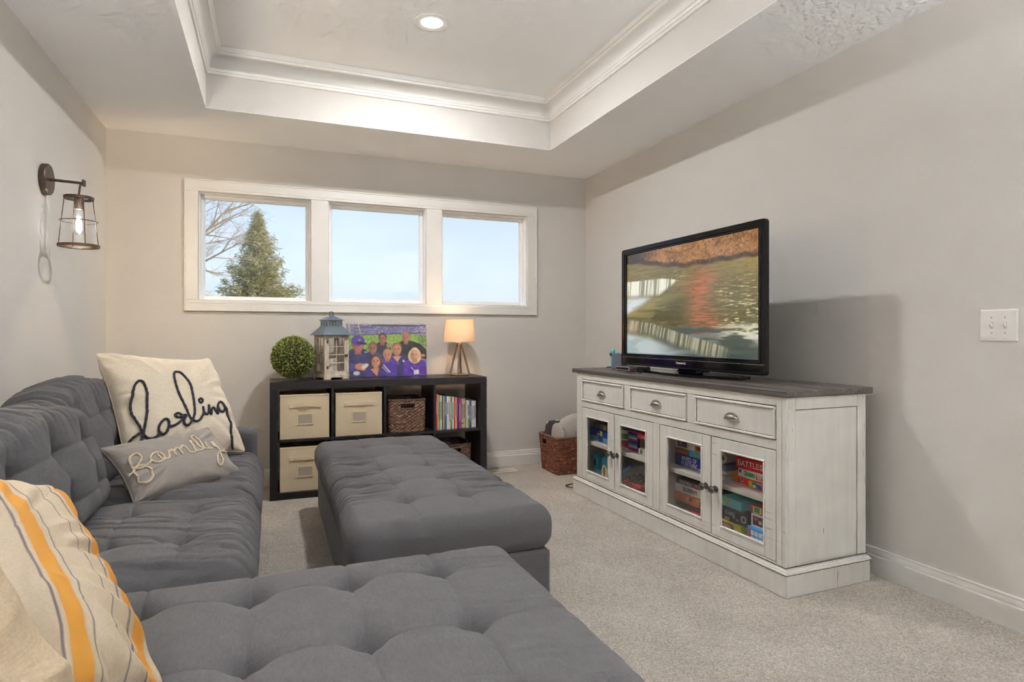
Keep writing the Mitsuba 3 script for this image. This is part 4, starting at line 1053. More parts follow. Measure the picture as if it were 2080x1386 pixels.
# the ledge sweeping round, then the lower fall
edge = 0.63 - 0.10 * np.exp(-((X - 0.0) / 0.1) ** 2) * 0 + 0.02 * np.sin(X * 5) + 0.10 * X + 0.36 * np.clip(X - 0.22, 0, 1) ** 1.15
ledge = smooth01(Y - (0.60 - 0.55 * X), 0, 0.03) * smooth01(Y - (0.40 + 0.02 * X), 0, 0.04) * smooth01(edge - Y, 0, 0.02) * smooth01(0.62 - X, 0, 0.2)
P.put(ledge * 0.9, (124, 112, 60))
P.put(ledge * 0.85 * smooth01(Y - (0.61 - 0.38 * X), 0.0, 0.10), (70, 64, 30))
P.put(ledge * 0.5 * smooth01(P.nz(5, 26, 33), 0.5, 0.68), (166, 148, 92))
slab = smooth01(Y - (0.665 + 0.14 * X + 0.03 * np.sin(X * 7)), 0, 0.035) * smooth01(X, 0.18, 0.34)
P.put(slab * 0.92, (74, 82, 74))
P.put(slab * 0.6 * smooth01(P.nz(6, 22, 35), 0.48, 0.66), (128, 142, 140))
P.put(slab * 0.5 * smooth01(P.nz(10, 34, 36), 0.58, 0.7) * smooth01(0.86 - Y, 0, 0.1), (176, 96, 66))
rh = smooth01(X, 0.66, 0.86) * smooth01(Y, 0.70, 0.76) * smooth01(0.92 - Y, 0, 0.1)
P.put(rh * smooth01(P.nz(7, 30, 37), 0.40, 0.62), (206, 204, 186))
crest2 = edge + 0.015
foot2 = crest2 + 0.15 + 0.03 * X
st2 = meshkit.fbm(np.stack([X * 100 + 14 * (Y - crest2), Y * 2.0 - X, 0 * X], -1), 3, 23)
fall2 = smooth01(Y - crest2, 0, 0.02) * smooth01(foot2 - Y, 0, 0.07) * smooth01(0.86 - X, 0, 0.1)
P.put(fall2 * 0.95, (92, 92, 70)); P.put(fall2 * 0.85 * smooth01(st2, 0.36, 0.72), (188, 184, 160))
P.put(fall2 * 0.8 * smooth01(0.16 - X, 0, 0.14) * smooth01(st2, 0.3, 0.6), (176, 160, 140))
low = smooth01(Y - foot2 + 0.04, 0, 0.08) * smooth01(0.62 - X, 0, 0.4)
P.put(low, (182, 194, 192)); P.put(low * 0.6 * smooth01(P.nz(6, 12, 39), 0.45, 0.65), (140, 160, 164))
P.put(0.8 * smooth01(Y - 0.86 - 0.10 * (1 - X), 0, 0.1) * smooth01(X, 0.6, 0.95), (58, 66, 58))
P.put(0.6 * smooth01(Y, 0.985, 1.0), (60, 90, 110))
m, col = P.mesh(SW, SH, frame((-0.002, 0, SZ), (0, -1, 0), (0, 0, 1)))
mat('screen_glass', (0.01, 0.01, 0.012), 0.12)
tp(tv, 'screen', m, 'screen_glass', smooth=False, label='lit screen showing a river with small waterfalls', color=col, emitter={'type': 'area', 'radiance': {'type': 'mesh_attribute', 'name': 'vertex_color'}})

# boxes and leads by the television
k = thing('game_console', 'teal and slate game console at the far end of the dark top', 'game console')
cp(k, 'dock', B(0.19, 0.24, 1.500 + 0.03, 1.615 + 0.03, 0.8525, 0.960, 0.004), 'slate_plastic')
cp(k, 'controller', B(0.20, 0.228, 1.647, 1.680, 0.8585, 0.985, 0.010), 'teal_plastic', smooth=30, label='teal controller')
cp(k, 'stick', move(lathe([(0.0, 0.0), (0.010, 0.0), (0.011, 0.004), (0.008, 0.007), (0.0, 0.0075)], 16), TR(0.1995, 1.664, 0.950) @ trimesh.transformations.rotation_matrix(-PI / 2, [0, 1, 0])), 'black_plastic', smooth=40)
k = thing('media_box', 'small flat silver and black box under the far corner of the television', 'set-top box')
cp(k, 'case', B(0.135, 0.24, 1.27, 1.50, 0.8525, 0.884, 0.004), 'black_plastic')
cp(k, 'front_panel', B(0.129, 0.136, 1.335, 1.498, 0.8545, 0.882, 0.002), 'silver_line', label='silver front panel')
cp(k, 'window_strip', B(0.1284, 0.1295, 1.35, 1.485, 0.862, 0.875, 0), 'black_gloss')
cp(solo('remote_box', move(B(0.38, 0.45, 0.98, 1.18, 0.8525, 0.873, 0.004), CM), 'black_plastic', 'flat black box lying behind the stand of the television', 'box') and k, 'red_lamp', B(0.1285, 0.1305, 1.30, 1.318, 0.872, 0.880, 0), flat((150, 30, 60)))
solo('power_cord', move(tube(smooth_path([(0.19, 1.30, 0.8565), (0.15, 1.22, 0.8565), (0.10, 1.19, 0.8565), (0.08, 1.15, 0.8565), (0.055, 1.18, 0.8565), (0.05, 1.26, 0.8565)], 6), 0.0032, 6), CM), 'black_plastic', 'thin black lead winding over the dark top behind the television stand', 'cord', smooth=40)
solo('power_cord', move(tube(smooth_path([(0.215, 1.685, 0.862), (0.215, 1.72, 0.8600), (0.23, 1.77, 0.858), (0.27, 1.80, 0.858), (0.32, 1.815, 0.858), (0.40, 1.818, 0.8585)], 6), 0.003, 6), CM), 'black_plastic', 'short black lead at the far end of the dark top by the game console', 'cord', smooth=40)
solo('power_cord', tube(smooth_path([(3.10, 3.86, 0.006), (2.99, 3.815, 0.006), (2.955, 3.86, 0.008), (2.99, 3.90, 0.006), (3.12, 3.93, 0.006)], 6), 0.0035, 6), 'black_plastic', 'loop of black lead on the carpet between the wicker basket and the console', 'cord', smooth=40)

# ------------------------------------------------------------------ bookcase
SX0, SX1, SY0, SY1, SZT = 1.0, 2.491, 4.240, 4.630, 0.772
case = thing('bookcase', 'low dark espresso cube bookcase under the windows', 'bookcase')
ft = 0.050
part(case, 'top_board', B(SX0, SX1, SY0, SY1, SZT - ft, SZT, 0.0015), 'espresso')
part(case, 'base_board', B(SX0 + ft, SX1 - ft, SY0 + 0.0005, SY1, 0.0, ft - 0.004, 0.0015), 'espresso')
for x in (SX0, SX1 - ft):
    part(case, 'side_board', B(x + 0.0003, x + ft - 0.0003, SY0 + 0.0003, SY1, 0, SZT - ft - 0.0006, 0.0015), 'espresso')
inner0, inner1, iz0, iz1 = SX0 + ft, SX1 - ft, ft - 0.004, SZT - ft
cw = (inner1 - inner0 - 3 * 0.017) / 4
zm = (iz0 + iz1) / 2
cells = []
for c in range(4):
    a = inner0 + c * (cw + 0.017)
    cells.append((a, a + cw))
    part(case, 'shelf', B(a, a + cw, SY0 + 0.003, SY1, zm - 0.0085, zm + 0.0085, 0.001), 'espresso')
    if c < 3: part(case, 'divider', B(a + cw, a + cw + 0.017, SY0 + 0.003, SY1, iz0, iz1, 0.001), 'espresso')


def fabric_bin(c, low, label, patch=False):
    a, b = cells[c]
    z0 = (iz0 if low else zm + 0.0085) + 0.001
    w = b - a - 0.024
    k = thing('storage_bin', label, 'storage bin', None)
    x0 = a + 0.012; h = 0.292; y0 = SY0 + 0.016
    n = 22
    u, v = np.meshgrid(np.linspace(0, 1, n), np.linspace(0, 1, n), indexing='ij')
    bow = 0.006 * np.sin(PI * u) * np.sin(PI * v) + 0.002 * (meshkit.fbm(np.stack([u * 3 + c * 7, v * 3, 0 * u + low], -1), 3, 2) - 0.5)
    Pn = np.stack([x0 + u * w, y0 - bow, z0 + v * h], -1).reshape(-1, 3)
    front = trimesh.Trimesh(Pn, grid_faces(n, n), process=False)
    t = 0.006
    shell = [B(x0, x0 + t, y0, SY1 - 0.06, z0, z0 + h, 0.001), B(x0 + w - t, x0 + w, y0, SY1 - 0.06, z0, z0 + h, 0.001), B(x0, x0 + w, SY1 - 0.066, SY1 - 0.06, z0, z0 + h, 0.001), B(x0, x0 + w, y0, SY1 - 0.06, z0, z0 + t, 0.001), B(x0, x0 + w, y0 + 0.0005, y0 + t, z0, z0 + h, 0.001)]
    part(k, 'body', cat(front, shell), 'bin_canvas', smooth=30)
    cx_ = x0 + w * 0.5
    part(k, 'top_hem', cat(B(x0 - 0.0008, x0 + w + 0.0008, y0 - 0.0022, y0 + t + 0.001, z0 + h - 0.012, z0 + h + 0.001, 0.0015)), 'bin_canvas')
    # handle strap bowed forward
    zs = z0 + h * 0.735
    xx = np.linspace(-0.095, 0.095, 25)
    bowf = 0.008 + (0.016 if c == 0 and not low else 0.008) * np.exp(-(xx / 0.045) ** 2)
    top = (0.013 if c == 0 and not low else 0.002) * np.exp(-(xx / 0.05) ** 2)
    rows = []
    for dz in (-0.011, 0.011):
        rows.append(np.c_[cx_ + xx, y0 - bowf, zs + dz + top])
    for dz in (0.011, -0.011):
        rows.append(np.c_[cx_ + xx, y0 - bowf + 0.0022, zs + dz + top])
    V = np.stack(rows, 0)
    f = []
    idx = np.arange(V.shape[0] * V.shape[1]).reshape(V.shape[:2])
    for r in range(4):
        p0, p1 = idx[r], idx[(r + 1) % 4]
        f += [np.c_[p0[:-1], p0[1:], p1[1:]], np.c_[p0[:-1], p1[1:], p1[:-1]]]
    part(k, 'handle', cat(trimesh.Trimesh(V.reshape(-1, 3), np.vstack(f), process=False), B(cx_ - 0.098, cx_ - 0.080, y0 - 0.0105, y0 - 0.002, zs - 0.012, zs + 0.012, 0.001), B(cx_ + 0.080, cx_ + 0.098, y0 - 0.0105, y0 - 0.002, zs - 0.012, zs + 0.012, 0.001)), 'bin_canvas', smooth=30)
    zl = z0 + h * 0.44
    part(k, 'label_holder', move(cat(rect_frame(-0.052, 0.052, -0.038, 0.038, 0.009, 0, 0.003, 0.0008)), TR(cx_, y0 - 0.0095, zl)), 'bin_canvas')
    part(k, 'label_window', B(cx_ - 0.044, cx_ + 0.044, y0 - 0.0085, y0 - 0.0070, zl - 0.030, zl + 0.030, 0), 'vinyl_film', label='clear label window')
    return k


mat('vinyl_film', (0.46, 0.40, 0.31), 0.12)
fabric_bin(0, False, 'beige canvas bin in the upper left cell, its strap bowed upwards')
fabric_bin(1, False, 'beige canvas bin in the second upper cell, left of the wicker basket')
fabric_bin(0, True, 'beige canvas bin in the lower left cell, half hidden by the ottoman')


# ---- wicker
def wicker(x0, x1, y0, y1, z0, h, taper, col, hole=None, rowh=0.0135, seed=0, amp=0.0040, stake=0.018):
    """A woven rectangular basket: outer and inner skins, with hand holes cut where hole(side, s, v) says so. Returns mesh and colours."""
    rc = 0.022
    base = sbox(x0 + rc, y0 + rc, x1 - rc, y1 - rc).buffer(rc, 5)
    ringp = np.array(LineString(base.exterior.coords).segmentize(0.0052).coords)[:-1]
    if Polygon(ringp).exterior.is_ccw is False: ringp = ringp[::-1]
    N = len(ringp)
    seg = np.linalg.norm(np.roll(ringp, -1, 0) - ringp, axis=1); S = np.r_[0, np.cumsum(seg)[:-1]]; L = seg.sum()
    tg = np.roll(ringp, -1, 0) - np.roll(ringp, 1, 0); tg /= np.linalg.norm(tg, axis=1, keepdims=True)
    nr = np.c_[tg[:, 1], -tg[:, 0]]
    nz = int(h / 0.0032); zz = np.linspace(0, h, nz)
    ns = max(2, int(round(L / stake / 2)) * 2)
    cx_, cy_ = (x0 + x1) / 2, (y0 + y1) / 2
    A, Z = np.meshgrid(np.arange(N), zz, indexing='ij')
    row = np.floor(Z / rowh)
    ph = S[A] / L * ns * PI + row * PI
    jit = meshkit.noise(np.stack([S[A] * 22, row * 3.7, 0 * Z], -1), seed)
    disp = amp * (0.6 * np.cos(ph) + 0.4) * np.sqrt(np.abs(np.sin(PI * Z / rowh))) + 0.003 * (jit - 0.5)
    sc = 1 + taper * (Z / h)
    px = cx_ + (ringp[A][..., 0] - cx_) * sc + nr[A][..., 0] * disp
    py = cy_ + (ringp[A][..., 1] - cy_) * sc + nr[A][..., 1] * disp
    outer = np.stack([px, py, z0 + Z], -1)
    inner = np.stack([cx_ + (ringp[A][..., 0] - cx_) * sc - nr[A][..., 0] * 0.010, cy_ + (ringp[A][..., 1] - cy_) * sc - nr[A][..., 1] * 0.010, z0 + Z], -1)
    i = np.arange(N * nz).reshape(N, nz)
    j = np.roll(i, -1, 0)
    a, b, c, d = i[:, :-1].ravel(), j[:, :-1].ravel(), j[:, 1:].ravel(), i[:, 1:].ravel()
    keep = np.ones(len(a), bool)
    if hole is not None:
        sx, sy = ringp[A][:, :-1, 0].ravel(), ringp[A][:, :-1, 1].ravel()
        keep = ~hole(sx, sy, Z[:, :-1].ravel() / h)
    F1 = np.vstack([np.c_[a, b, c][keep], np.c_[a, c, d][keep]])
    F2 = F1[:, ::-1] + N * nz
    top = np.vstack([np.c_[i[:, -1], j[:, -1], j[:, -1] + N * nz], np.c_[i[:, -1], j[:, -1] + N * nz, i[:, -1] + N * nz]])
    bot = np.vstack([outer.reshape(-1, 3), inner.reshape(-1, 3)])
    nb = len(bot)
    V = np.vstack([bot, [[cx_, cy_, z0 + 0.004]]])
    F3 = np.c_[j[:, 0] + N * nz, i[:, 0] + N * nz, np.full(N, nb)]
    m = trimesh.Trimesh(V, np.vstack([F1, F2, top, F3]), process=False)
    tone = 0.55 + 0.9 * meshkit.noise(np.stack([S[A] * 30, row * 5.1, 0 * Z + 2], -1), seed + 2)
    tone = tone * (0.55 + 0.45 * np.abs(np.sin(PI * Z / rowh)))  # darker between the rows: crease shade put into the colour
    colr = np.asarray(col)[None] * tone.reshape(-1, 1)
    hl = smooth01(meshkit.noise(np.stack([S[A] * 60, row * 9.3, 0 * Z + 5], -1), seed + 4), 0.72, 0.85).reshape(-1, 1)
    colr = colr + hl * np.asarray(col)[None] * 1.3
    C = np.vstack([colr, colr * 0.8, [np.asarray(col) * 0.4]])  # inner skin and bottom coloured darker, as the shade inside the basket
    rp = np.c_[cx_ + (ringp[:, 0] - cx_) * (1 + taper), cy_ + (ringp[:, 1] - cy_) * (1 + taper)] - nr * 0.004
    return m, np.clip(C, 0, 1), np.c_[rp, np.full(N, z0 + h)]


def braid(path, r, n=3, turns=None):
    """A rim of twisted strands along a closed loop."""
    p = path[::2]; N = len(p)
    t = np.roll(p, -1, 0) - np.roll(p, 1, 0); t /= np.linalg.norm(t, axis=1, keepdims=True)
    up = np.array([0, 0, 1.0]); sd = np.cross(t, up)
    out = []
    turns = turns or N // 5
    for s in range(n):
        a = np.arange(N) / N * turns * 2 * PI + s * 2 * PI / n
        out.append(tube(p + r * 0.62 * (np.cos(a)[:, None] * sd + np.sin(a)[:, None] * up), r * 0.62, 6, closed=True))
    return cat(out)


mat('wicker_rim', (0.17, 0.085, 0.05), 0.55)
mat('wicker_rim_dark', (0.075, 0.042, 0.030), 0.55)


def hand_hole(xc, y, hw, v0, v1):
    return lambda sx, sy, v: (np.abs(sx - xc) < hw) & (np.abs(sy - y) < 0.006) & (v > v0) & (v < v1)


def basket(label, x0, x1, y0, y1, z0, h, taper, col, seed, hole_side='front', rim='wicker_rim', rowh=0.0112):
    k = thing('wicker_basket', label, 'basket')
    if hole_side == 'front':
        xc = (x0 + x1) / 2; ho = hand_hole(xc, y0, 0.046, 0.74, 0.90)
        hr = [(xc - 0.046, y0 - 0.004), (xc + 0.046, y0 - 0.004)]
    else:
        yc_ = (y0 + y1) / 2 + 0.045
        ho = lambda sx, sy, v: (np.abs(sy - yc_) < 0.042) & (np.abs(sx - x0) < 0.006) & (v > 0.74) & (v < 0.90)
    m, C, rp = wicker(x0, x1, y0, y1, z0, h, taper, col, ho, seed=seed, rowh=rowh)
    part(k, 'weave', m, 'vertex', smooth=True, color=C)
    part(k, 'rim', braid(rp, 0.0085), rim, smooth=40)
    za, zb_ = z0 + 0.74 * h, z0 + 0.90 * h
    s_ = 1 + taper * 0.82
    if hole_side == 'front':
        yy = (y0 + y1) / 2 + (y0 - (y0 + y1) / 2) * s_ - 0.001
        loop = [(xc - 0.046, yy, za), (xc + 0.046, yy, za), (xc + 0.046, yy, zb_), (xc - 0.046, yy, zb_)]
    else:
        xx_ = (x0 + x1) / 2 + (x0 - (x0 + x1) / 2) * s_ - 0.001
        yq = (y0 + y1) / 2 + 0.045 * s_
        loop = [(xx_, yq - 0.042, za), (xx_, yq + 0.042, za), (xx_, yq + 0.042, zb_), (xx_, yq - 0.042, zb_)]
    part(k, 'handle_edge', tube(loop, 0.0042, 6, closed=True), rim)
    return k


c2, c3 = cells[2], cells[3]
basket('dark wicker basket in the third upper cell of the bookcase', c2[0] + 0.022, c2[1] - 0.055, SY0 + 0.030, SY1 - 0.05, zm + 0.0092, 0.225, 0.03, (0.150, 0.078, 0.048), 3, rim='wicker_rim_dark')
basket('dark wicker basket in the lower right cell of the bookcase, below the books', c3[0] + 0.030, c3[1] - 0.055, SY0 + 0.060, SY1 - 0.04, iz0 + 0.0005, 0.225, 0.03, (0.105, 0.055, 0.036), 5, rim='wicker_rim_dark')
solo('grey_device', B(c3[0] + 0.07, c3[0] + 0.14, SY0 + 0.10, SY0 + 0.24, iz0 + 0.21, iz0 + 0.246, 0.006), flat((66, 64, 66)), 'small grey box lying in the wicker basket below the books', 'box', smooth=30)
big = basket('large reddish-brown wicker basket holding blankets, on the carpet beside the console', 3.050, 3.475, 4.200, 4.500, 0.0, 0.285, 0.10, (0.175, 0.060, 0.034), 7, hole_side='left', rowh=0.0115)

# blankets in the basket
def soft_lump(c, r, p=2.6, n=60, amp=0.012, seed=0, fr=8):
    a = np.linspace(-PI / 2, PI / 2, n); b = np.linspace(0, 2 * PI, 2 * n)
    A, Bq = np.meshgrid(a, b, indexing='ij')
    def sg(t, e): return np.sign(t) * np.abs(t) ** e
    e = 2 / p
    P = np.stack([r[0] * sg(np.cos(A), e) * sg(np.cos(Bq), e), r[1] * sg(np.cos(A), e) * sg(np.sin(Bq), e), r[2] * sg(np.sin(A), e)], -1).reshape(-1, 3)
    d = P / np.maximum(np.linalg.norm(P, axis=1, keepdims=True), 1e-6)
    P = P + d * (amp * 2 * (meshkit.fbm(P * fr, 3, seed) - 0.5))[:, None]
    return trimesh.Trimesh(P + c, grid_faces(n, 2 * n)[:, ::-1], process=False)


def waffle(p, n, uv):
    a, b = p.x * 0.7 - p.y * 0.7 + 0.5 * p.z, p.x * 0.5 + p.y * 0.5 + p.z
    g = dr.abs(dr.sin(a * 260)) * dr.abs(dr.sin(b * 260))
    return mix((0.25, 0.23, 0.215), (0.60, 0.565, 0.52), smoothstep(0.12, 0.6, g))  # hollows of the knit coloured darker to stand for their shade


mat('waffle_knit', proc(waffle), 0.95, bump=proc(lambda p, n, uv: dr.abs(dr.sin((p.x * 0.7 - p.y * 0.7 + 0.5 * p.z) * 260)) * dr.abs(dr.sin((p.x * 0.5 + p.y * 0.5 + p.z) * 260))), bump_scale=0.003, sheen=0.4)


def dots(p, n, uv):
    a, b = p.y * 15 + p.z * 4, p.z * 15 - p.y * 4 + p.x * 9
    fx, fy = a - dr.floor(a) - 0.5, b - dr.floor(b) - 0.5
    return mix((0.060, 0.048, 0.050), (0.78, 0.74, 0.72), smoothstep(0.19, 0.14, dr.sqrt(fx * fx + fy * fy)))


mat('dotted_cloth', proc(dots), 0.9, sheen=0.5)
k = thing('blanket', 'folded light grey waffle-knit blanket stuffed in the wicker basket', 'blanket')
fold1 = soft_lump([3.285, 4.325, 0.285], [0.160, 0.112, 0.155], 2.7, 90, 0.020, 3, 7)
part(k, 'main_fold', fold1, 'waffle_knit', smooth=True)
part(k, 'side_fold', soft_lump([3.118, 4.325, 0.25], [0.034, 0.105, 0.135], 2.4, 60, 0.012, 5, 9), 'waffle_knit', smooth=True)
solo('dotted_blanket', soft_lump([3.150, 4.466, 0.255], [0.080, 0.024, 0.135], 3.4, 60, 0.010, 9, 9), 'dotted_cloth', 'folded dark blanket with white dots at the back of the wicker basket', 'blanket', smooth=True)

# ---- books
books = [((176, 40, 62), 1.00, 3.6, 'tall crimson spine at the left end of the row'), ((232, 222, 190), 0.985, 2.3, 'thin cream spine next to the crimson one'), ((158, 166, 74), 0.955, 3.3, 'olive-green spine, third from the left'), ((206, 216, 222), 0.95, 3.6, 'pale blue-white spine right of the olive-green one'), ((60, 70, 60), 0.93, 2.0, 'thin dark green spine left of the yellow one'), ((222, 190, 92), 0.93, 3.6, 'yellow spine between a dark and a blue one'), ((52, 92, 160), 0.925, 4.1, 'blue spine right of the yellow one'), ((224, 226, 232), 0.915, 4.1, 'white spine right of the blue one'), ((228, 208, 204), 0.915, 3.1, 'pinkish spine left of the green one'), ((84, 150, 78), 0.91, 4.5, 'bright green spine, tenth from the left'), ((230, 230, 222), 0.90, 3.4, 'white spine right of the bright green one'), ((196, 60, 72), 0.89, 2.6, 'red spine left of the peach one'), ((224, 180, 150), 0.88, 2.6, 'peach spine between red and maroon'), ((132, 60, 70), 0.87, 3.1, 'maroon spine right of the peach one'), ((78, 40, 130), 0.865, 2.0, 'thin purple spine near the middle'), ((184, 44, 92), 0.845, 3.9, 'magenta spine right of the purple one'), ((112, 128, 168), 0.84, 2.2, 'grey-blue spine right of the magenta one'), ((214, 204, 184), 0.835, 3.4, 'cream spine with a dark mark right of the grey-blue one'), ((196, 176, 150), 0.83, 3.8, 'beige spine, taller than those to its right'), ((150, 124, 72), 0.79, 2.3, 'thin tan spine right of the beige one'), ((222, 210, 220), 0.775, 2.3, 'thin lilac-white spine'), ((214, 218, 216), 0.77, 4.8, 'white spine with a green foot'), ((58, 74, 112), 0.755, 4.2, 'navy spine among the white ones'), ((226, 226, 222), 0.755, 3.1, 'white spine right of the navy one'), ((220, 222, 220), 0.75, 3.5, 'white spine, second from the right end'), ((228, 226, 220), 0.745, 3.5, 'white spine at the right end of the row')]
tot = sum(b[2] for b in books)
xcur = c3[0] + 0.004
avail = cw - 0.012
fullh = 0.262
zb0 = zm + 0.0088
for i, (c, hh, t, lab) in enumerate(books):
    w = t / tot * avail
    h = fullh * hh
    dpt = 0.19 + 0.05 * hh - 0.006 * (i % 3)
    y0 = SY0 + 0.022 + 0.004 * ((i * 7) % 4) + 0.0018 * i
    k = thing('book', lab + ' on the upper right shelf', 'book', None)
    xa, xb = xcur + 0.0004, xcur + w - 0.0004
    part(k, 'cover', cat(B(xa, xb, y0, y0 + 0.002, zb0, zb0 + h, 0.0006), B(xa, xa + 0.0016, y0 + 0.001, y0 + dpt, zb0, zb0 + h, 0.0003), B(xb - 0.0016, xb, y0 + 0.001, y0 + dpt, zb0, zb0 + h, 0.0003)), flat(c, 0.45))
    part(k, 'pages', B(xa + 0.0017, xb - 0.0017, y0 + 0.0021, y0 + dpt - 0.004, zb0 + 0.003, zb0 + h - 0.003, 0), 'book_paper')
    ink = (40, 40, 44) if sum(c) > 380 else (226, 220, 210)
    if w > 0.009 and i not in (5,):
        bl = 0.35 + 0.25 * ((i * 13) % 7) / 7
        part(k, 'spine_band', B(xa + 0.2 * w, xb - 0.2 * w, y0 - 0.0004, y0 + 0.001, zb0 + h * (0.80 - bl), zb0 + h * 0.82, 0), flat(tuple(int(0.5 * a + 0.5 * b) for a, b in zip(c, ink)), 0.45))
    if i == 21: part(k, 'green_foot', B(xa, xb, y0 - 0.0005, y0 + 0.001, zb0 + 0.004, zb0 + h * 0.33, 0), flat((120, 176, 84), 0.45))
    if i == 17: part(k, 'dark_mark', B(xa, xb, y0 - 0.0006, y0 + 0.001, zb0 + h * 0.14, zb0 + h * 0.18, 0), flat((40, 50, 40), 0.45))
    xcur += w
solo('power_cord', tube(smooth_path([(c3[0] + 0.05, SY1 - 0.002, iz1 - 0.004), (c3[0] + 0.055, SY1 + 0.006, iz1 - 0.03), (c3[0] + 0.035, SY1 + 0.010, iz1 - 0.06), (c3[0] + 0.075, SY1 + 0.010, iz1 - 0.10), (c3[0] + 0.06, SY1 + 0.012, 0.35), (c3[0] + 0.06, SY1 + 0.012, 0.16)], 6), 0.0028, 6), 'black_plastic', 'thin dark lamp cord hanging behind the books', 'cord', smooth=40)

# ------------------------------------------------------------------ on the bookcase
TOPZ = SZT + 0.0002
# boxwood ball
bc = np.array([1.150, 4.425, TOPZ + 0.1545]); br = 0.138
k = thing('boxwood_ball', 'round green boxwood ball at the left end of the bookcase', 'topiary ball')
core = trimesh.creation.icosphere(subdivisions=3, radius=br * 0.93); core.apply_translation(bc)
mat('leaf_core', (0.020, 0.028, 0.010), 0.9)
part(k, 'core', core, 'leaf_core', smooth=True)
r5 = np.random.default_rng(5)
N = 5200
gi = np.arange(N) + 0.5
th_ = np.arccos(1 - 2 * gi / N); ph_ = PI * (1 + 5 ** 0.5) * gi
nrm = np.c_[np.sin(th_) * np.cos(ph_), np.sin(th_) * np.sin(ph_), np.cos(th_)]
def leaves(P, nrm, L, wd, tilt, r):
    n = len(P)
    d = nrm + r.normal(0, tilt, (n, 3)); d /= np.linalg.norm(d, axis=1, keepdims=True)
    q = r.normal(0, 1, (n, 3)); s = np.cross(d, q); s /= np.linalg.norm(s, axis=1, keepdims=True)
    up = np.cross(s, d)
    ln = L * r.uniform(0.7, 1.2, (n, 1)); w = wd * r.uniform(0.8, 1.2, (n, 1))
    a = P; b = P + d * ln * 0.5 + s * w * 0.5 + up * ln * 0.10; c = P + d * ln; e = P + d * ln * 0.5 - s * w * 0.5 + up * ln * 0.10
    V = np.stack([a, b, c, e], 1).reshape(-1, 3)
    i = np.arange(n) * 4
    return trimesh.Trimesh(V, np.vstack([np.c_[i, i + 1, i + 2], np.c_[i, i + 2, i + 3]]), process=False)


P0 = bc + nrm * br * r5.uniform(0.90, 1.0, (N, 1))
lv = leaves(P0, nrm, 0.016, 0.011, 0.75, r5)
lc = np.repeat(np.array([0.205, 0.240, 0.065])[None] * r5.uniform(0.4, 1.7, (N, 1)) + np.array([0.14, 0.12, 0.01])[None] * (r5.random((N, 1)) > 0.78), 4, 0)
part(k, 'foliage', lv, 'vertex_print', color=np.clip(lc, 0, 1), kind='stuff', label='small green leaves')

# lantern
LM = TR(1.404, 4.445, TOPZ, rz=math.radians(19))
k = thing('lantern', 'whitewashed wooden lantern with a grey metal roof, between the boxwood ball and the photo canvas', 'lantern')
def lp(parent, name, mesh, m, smooth=False, label=None): return part(parent, name, move(mesh, LM), m, smooth=smooth, label=label)
bs, bb = 0.080, 0.092
lp(k, 'base', cat(B(-bb, bb, -bb, bb, 0.012, 0.034, 0.003), *[B(sx * bb - (0.05 if sx > 0 else 0), sx * bb + (0.05 if sx < 0 else 0), sy * bb - (0.02 if sy > 0 else 0), sy * bb + (0.02 if sy < 0 else 0), 0, 0.013, 0.002) for sx in (-1, 1) for sy in (-1, 1)]), 'whitewash')
z0, z1 = 0.034, 0.306
for sx in (-1, 1):
    for sy in (-1, 1):
        lp(k, 'post', B(sx * bs - 0.009, sx * bs + 0.009, sy * bs - 0.009, sy * bs + 0.009, z0, z1, 0.0015), 'whitewash')
for q in range(4):
    R = TR(rz=q * PI / 2)
    w = bs - 0.0095
    bars = [B(-w, w, -bs - 0.005, -bs + 0.005, z0, z0 + 0.022, 0.001), B(-w, w, -bs - 0.005, -bs + 0.005, z1 - 0.020, z1, 0.001), B(-w, -w + 0.014, -bs - 0.006, -bs + 0.004, z0 + 0.0225, z1 - 0.0205, 0.001), B(w - 0.014, w, -bs - 0.006, -bs + 0.004, z0 + 0.0225, z1 - 0.0205, 0.001)]
    fk = lp(k, 'door' if q == 0 else 'side_frame', move(cat(bars), R), 'whitewash')
    mun = [B(-0.0035, 0.0035, -bs - 0.003, -bs + 0.003, z0 + 0.0225, z1 - 0.0205, 0.0005)] + [B(-w + 0.0145, w - 0.0145, -bs - 0.003, -bs + 0.003, z0 + 0.0225 + (z1 - z0 - 0.043) * f - 0.003, z0 + 0.0225 + (z1 - z0 - 0.043) * f + 0.003, 0.0005) for f in (0.25, 0.5, 0.75)]
    lp(fk, 'glazing_bar', move(cat(mun), R), 'whitewash')
    pz = trimesh.Trimesh([[-w + 0.01, -bs, z0 + 0.02], [w - 0.01, -bs, z0 + 0.02], [w - 0.01, -bs, z1 - 0.018], [-w + 0.01, -bs, z1 - 0.018]], [[0, 1, 2], [0, 2, 3]], process=False)
    lp(fk, 'pane', move(pz, R), 'clear_pane')
    if q == 0:
        for zz in (z0 + 0.05, z1 - 0.045): lp(fk, 'hinge', B(-w - 0.004, -w + 0.009, -bs - 0.0095, -bs - 0.006, zz - 0.010, zz + 0.010, 0.0008), 'dark_bronze')
        lp(fk, 'latch', cat(B(w - 0.012, w + 0.010, -bs - 0.0115, -bs - 0.007, 0.155, 0.172, 0.001), rod((w - 0.006, -bs - 0.012, 0.163), (w - 0.006, -bs - 0.018, 0.163), 0.004)), 'dark_bronze')
roof = []
def frust(a, b, za, zb_): return hull([(sx * a, sy * a, za) for sx in (-1, 1) for sy in (-1, 1)] + [(sx * b, sy * b, zb_) for sx in (-1, 1) for sy in (-1, 1)])
lp(k, 'roof', cat(frust(0.112, 0.112, 0.3062, 0.310), frust(0.110, 0.058, 0.310, 0.368)), 'galvanised', label='grey metal roof')
band = []
